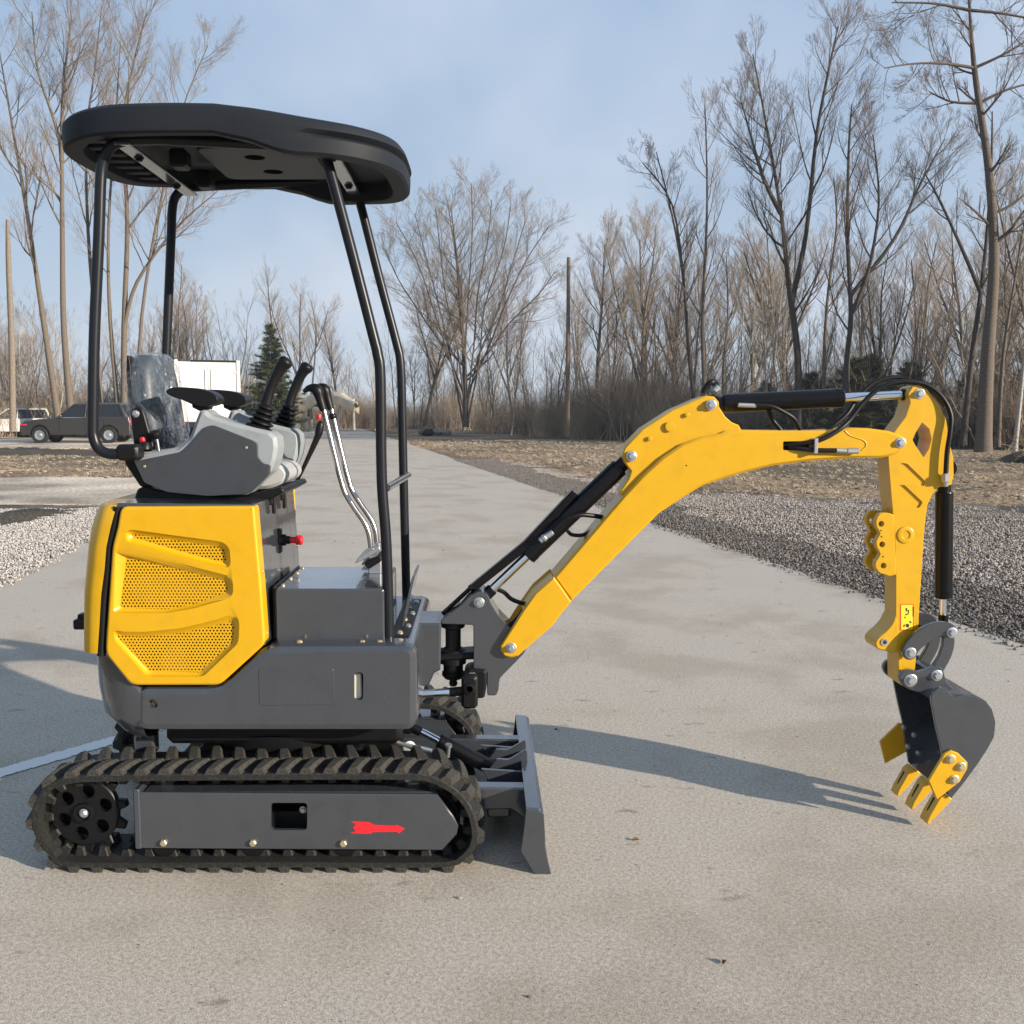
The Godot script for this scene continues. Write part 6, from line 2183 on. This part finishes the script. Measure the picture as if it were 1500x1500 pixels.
func yard() -> void:
	var dark_paint := mat("dark_car_paint", lin(0.020, 0.017, 0.014), 0.3)
	dark_paint.clearcoat_enabled = true
	dark_paint.clearcoat = 0.7
	car("parked_car", "dark brown station wagon parked at the left, front to the left", dark_paint, Vector3((-20.86 + -15.591) / 2, -0.03, -41.9), PI, 5.0, 1.82, true)
	car("parked_car", "white car parked among the trunks at the left edge behind the dark wagon", M.white, Vector3(-25.6, -0.03, -50.5), PI + 0.35, 4.6, 1.6, true)
	car("parked_car", "white car half hidden behind the bonnet of the dark wagon", M.white, Vector3(-21.3, -0.03, -51.5), PI - 0.9, 4.6, 1.65, true)
	car("parked_car", "white car parked right of the box truck, behind the armrests", M.white, Vector3(-12.227, -0.03, -50.5), 0.5, 4.4, 1.9, true)
	# box truck, seen from the back
	var t := thing("box_truck", "white box truck with its rear doors facing the drive, behind the seat", "truck", Vector3(-13.575, -0.03, -46.0), 0.42)
	var hw := 1.5
	var bm := Mb.new()
	box(bm, Vector3(-hw, 0.9, -6.0), Vector3(hw, 3.86, 0.0), 0.04)
	part("cargo_box", bm, M.white, t)
	for s in [-1.0, 1.0]:
		var d := Mb.new()
		box(d, Vector3(0.02 if s > 0 else -hw + 0.16, 1.05, -0.01), Vector3(hw - 0.16 if s > 0 else -0.02, 3.62, 0.035), 0.01)
		var dd := part("rear_door", d, M.white, t)
		var hd := Mb.new()
		tube(hd, [Vector3(s * 0.14, 1.2, 0.06), Vector3(s * 0.14, 3.5, 0.06)], 0.018, 8)
		box(hd, Vector3(s * 0.14 - 0.05, 2.05, 0.035), Vector3(s * 0.14 + 0.05, 2.2, 0.075), 0.005)
		part("lock_rod", hd, M.zinc, dd)
		for y in [1.3, 2.3, 3.3]:
			var hg := Mb.new()
			box(hg, Vector3(s * (hw - 0.1) - 0.09, y, 0.02), Vector3(s * (hw - 0.1) + 0.05, y + 0.08, 0.06), 0.005)
			part("hinge", hg, M.zinc, dd)
		var pw := Mb.new()
		box(pw, Vector3(s * hw - 0.09, 0.9, -0.05), Vector3(s * hw + 0.09, 3.95, 0.06), 0.02)
		part("corner_post", pw, M.white, t)
		var wl := Mb.new()
		lathe(wl, Vector3(s * (hw - 0.35), 0.48, -1.6), Vector3(s, 0, 0), PackedVector2Array([Vector2(0.25, 0), Vector2(0.46, 0), Vector2(0.48, 0.04), Vector2(0.48, 0.26), Vector2(0.44, 0.3), Vector2(0.28, 0.3), Vector2(0.2, 0.2), Vector2(0, 0.2)]), 20)
		part("wheel", wl, M.rubber, t)
		var tl := Mb.new()
		box(tl, Vector3(s * (hw - 0.25) - 0.12, 0.78, -0.02), Vector3(s * (hw - 0.25) + 0.12, 0.88, 0.03), 0.01)
		part("tail_light", tl, M.red, t)
	var rl := Mb.new()
	box(rl, Vector3(-0.8, 3.87, -0.3), Vector3(hw - 0.1, 3.95, 0.05), 0.02)
	part("roof_rail", rl, M.soft, t)
	var ch := Mb.new()
	box(ch, Vector3(-hw + 0.1, 0.62, -8.0), Vector3(hw - 0.1, 0.9, 0.02), 0.02)
	part("chassis", ch, M.soft, t)
	var cb := Mb.new()
	plate(cb, PackedVector2Array([Vector2(-1.1, 0.6), Vector2(1.1, 0.6), Vector2(1.1, 1.7), Vector2(0.95, 2.5), Vector2(-0.95, 2.5), Vector2(-1.1, 1.7)]), -8.3, -6.15, 0.12)
	part("cab", cb, M.white, t)
	# poles
	var wood := mat("pole_wood", lin(0.30, 0.215, 0.14), 0.9)
	grain(wood, noise_tex(0.05, 95, [0.1, grey(0.5), 0.9, grey(1.0)], 256, 4), 1.5)
	var pm := Mb.new()
	tube(pm, [Vector3(4.12,0.179,-44), Vector3(4.112,4.7,-44), Vector3(4.108,8.6,-44)], [0.12, 0.10, 0.085], 12)
	tag(part("wooden_pole", pm, wood, null, 60.0), "bare wooden pole standing alone right of the broad tree", "pole")
	var p2 := Mb.new()
	tube(p2, smooth([Vector3(-20.529,0.527,-40), Vector3(-20.399,4.429,-40), Vector3(-20.375,7.337,-40), Vector3(-20.323,9.578,-40)], 3), [0.15, 0.14, 0.135, 0.13, 0.125, 0.12, 0.115, 0.11, 0.09, 0.07], 12)
	tag(part("broken_trunk", p2, grain(mat("bare_wood", lin(0.34, 0.285, 0.22), 0.9), bark_grain(), 1.2), null, 60.0), "pale broken trunk without branches in front of the dark wagon's bonnet", "tree trunk")
	# tarpaulin shelter at the end of the drive
	var sh := thing("tarp_shelter", "sagging tan tarpaulin shelter on pale leaning posts at the end of the drive", "shelter", Vector3(-10.95, -0.03, -68), 0.0)
	var cloth := Mb.new()
	var nz := FastNoiseLite.new()
	nz.frequency = 0.5
	var grid := []
	for i in 13:
		var row := []
		for k in 9:
			var u := i / 12.0 * 2 - 1
			var w := k / 8.0 * 2 - 1
			row.append(Vector3(u * 2.0, 2.75 - 0.7 * pow(absf(u), 2.2) - 0.25 * w * w + nz.get_noise_2d(u * 3, w * 3) * 0.35, w * 1.5))
		grid.append(row)
	for i in 12:
		for k in 8:
			cloth.quad(grid[i][k], grid[i][k + 1], grid[i + 1][k + 1], grid[i + 1][k])
			var dn := Vector3(0, -0.06, 0)
			cloth.quad(grid[i][k] + dn, grid[i + 1][k] + dn, grid[i + 1][k + 1] + dn, grid[i][k + 1] + dn)
	for i in 12:
		for k in [0, 8]:
			cloth.quad(grid[i][k], grid[i + 1][k], grid[i + 1][k] + Vector3(0, -0.6, 0.05), grid[i][k] + Vector3(0, -0.55, 0.05))
	part("tarpaulin", cloth, mat("tarp", lin(0.55, 0.46, 0.34), 0.85), sh, 50.0)
	for q in [[-1.5, 1.3, 0.1], [0.35, 1.3, 0.25], [1.1, 1.25, -0.4], [1.6, -1.2, 0.0], [-1.5, -1.2, 0.0]]:
		var po := Mb.new()
		tube(po, [Vector3(q[0] + q[2], -0.02, q[1]), Vector3(q[0], 2.3, q[1])], [0.14, 0.09], 8)
		part("post", po, mat("peeled_wood", lin(0.5, 0.45, 0.38), 0.85), sh, 60.0)
	# logs and stones below the broad tree
	var lg := thing("log_pile", "small pile of cut logs left of the broad tree's foot", "log pile", Vector3(-3.596, -0.03, -56))
	for q in [[0, 0.16, 0.0, 0.16], [0.34, 0.14, 0.1, 0.14], [0.16, 0.38, 0.05, 0.13], [0.7, 0.12, 0.2, 0.12]]:
		var lm := Mb.new()
		rod(lm, Vector3(q[0], q[1], -0.9), Vector3(q[0] + q[2], q[1], 0.5), q[3], 12)
		part("log", lm, wood, lg)
	var rockm := grain(mat("pale_rock", lin(0.42, 0.36, 0.28), 0.9), bark_grain(), 0.8)
	for k in 3:
		var s := MeshInstance3D.new()
		s.mesh = pebble(40 + k)
		s.material_override = [rockm, rockm, M.soft][k]
		s.name = numbered("boulder")
		add_child(s)
		s.position = Vector3(-2.451 + [0.0, 0.5, -0.6][k], 0.12, -55.0 + k * 0.6)
		s.scale = Vector3.ONE * [0.7, 0.55, 0.8][k]
		tag(s, ["pale boulder nearest the broad tree's foot, left of it", "smaller pale boulder right beside the pale one", "dark boulder beside the log pile"][k], "boulder")
	# upturned stump and branches at the right edge
	var earth := mat("stump_earth", lin(0.05, 0.04, 0.03), 0.95)
	var stp := thing("fallen_stump", "dark uprooted stump with bare branches on the soil at the right edge", "stump", Vector3(16.426, -0.03, -25.0))
	var sm := Mb.new()
	var rings := []
	for k in 5:
		var ring := []
		for i in 14:
			var a := TAU * i / 14
			var rad: float = [1.3, 1.2, 0.9, 0.5, 0.15][k] * (1.0 + 0.25 * sin(a * 3 + k) + 0.12 * sin(a * 7))
			ring.append(Vector3(cos(a) * rad, [0.0, 0.14, 0.3, 0.4, 0.44][k], -sin(a) * rad * 0.7))
		rings.append(ring)
	loft(sm, rings)
	part("root_ball", sm, earth, stp, 50.0)
	var tw := Tm.new()
	var r_ := RandomNumberGenerator.new()
	r_.seed = 31
	for k in 26:
		var d := Vector3(r_.randf_range(-1.3, 0.8), r_.randf_range(0.1, 0.9), r_.randf_range(-0.5, 0.6)).normalized()
		branch(tw, tw, Vector3(r_.randf_range(-0.7, 0.6), 0.15, r_.randf_range(-0.4, 0.4)), d, r_.randf_range(0.6, 1.6), 0.016, 2, {"kids": [0, 0, 4, 2], "lift": -0.03}, r_)
	part("branches", tw.mesh(), mat("dry_branch", lin(0.26, 0.18, 0.11), 0.9), stp)
	# dead branches lying on the dry ground
	var proto: Node3D = null
	for i in 26:
		var x := r_.randf_range(3.5, 17.0) if i > 5 else r_.randf_range(-13.0, -6.5)
		var z := r_.randf_range(-34.0, -13.0) if i > 5 else r_.randf_range(-27.0, -19.5)
		if i > 5:
			x += right_edge(z) - 1.0
		if proto == null:
			proto = thing("dead_branch", "dead grey branch lying on the dry ground beyond the gravel", "branch", Vector3(x, -0.02, z), 0.0, "dead branches lying on the ground")
			var dt := Tm.new()
			branch(dt, dt, Vector3.ZERO, Vector3(1, 0.08, 0.1).normalized(), 1.6, 0.025, 2, {"kids": [0, 0, 5, 3], "lift": -0.02}, r_)
			part("wood", dt.mesh(), mat("grey_branch", lin(0.24, 0.19, 0.14), 0.9), proto)
		else:
			copy(proto, Vector3(x, -0.02, z), r_.randf() * TAU, r_.randf_range(0.5, 1.1))
	# two dry leaves on the concrete
	var leaf := Mb.new()
	var lo := smooth2(P([-0.02, 0, -0.008, 0.010, 0.008, 0.011, 0.022, 0.0, 0.008, -0.011, -0.008, -0.010]), 2)
	for i in lo.size():
		var a := lo[i]
		var b := lo[(i + 1) % lo.size()]
		leaf.tri(Vector3(0, 0.004, 0), Vector3(a.x, 0.006 + 9.0 * a.y * a.y * 10, -a.y), Vector3(b.x, 0.006 + 9.0 * b.y * b.y * 10, -b.y))
	var lmat := mat("dry_leaf", lin(0.16, 0.085, 0.035), 0.8)
	var lf := part("dry_leaf", leaf, lmat, null, 60.0)
	lf.position = Vector3(P([0.532,0.247])[0].x, 0.0, P([0.532,0.247])[0].y)
	lf.scale = Vector3.ONE * 0.65
	tag(lf, "small dry brown leaf on the concrete right of the blade", "leaf")
	var l2: MeshInstance3D = lf.duplicate()
	l2.name = numbered("dry_leaf")
	add_child(l2)
	l2.position = Vector3(P([0.651,1.005])[0].x, 0.0, P([0.651,1.005])[0].y)
	l2.rotation.y = 1.1
	l2.scale = Vector3.ONE * 0.6
	l2.set_meta("label", "small dry leaf alone on the foreground concrete")
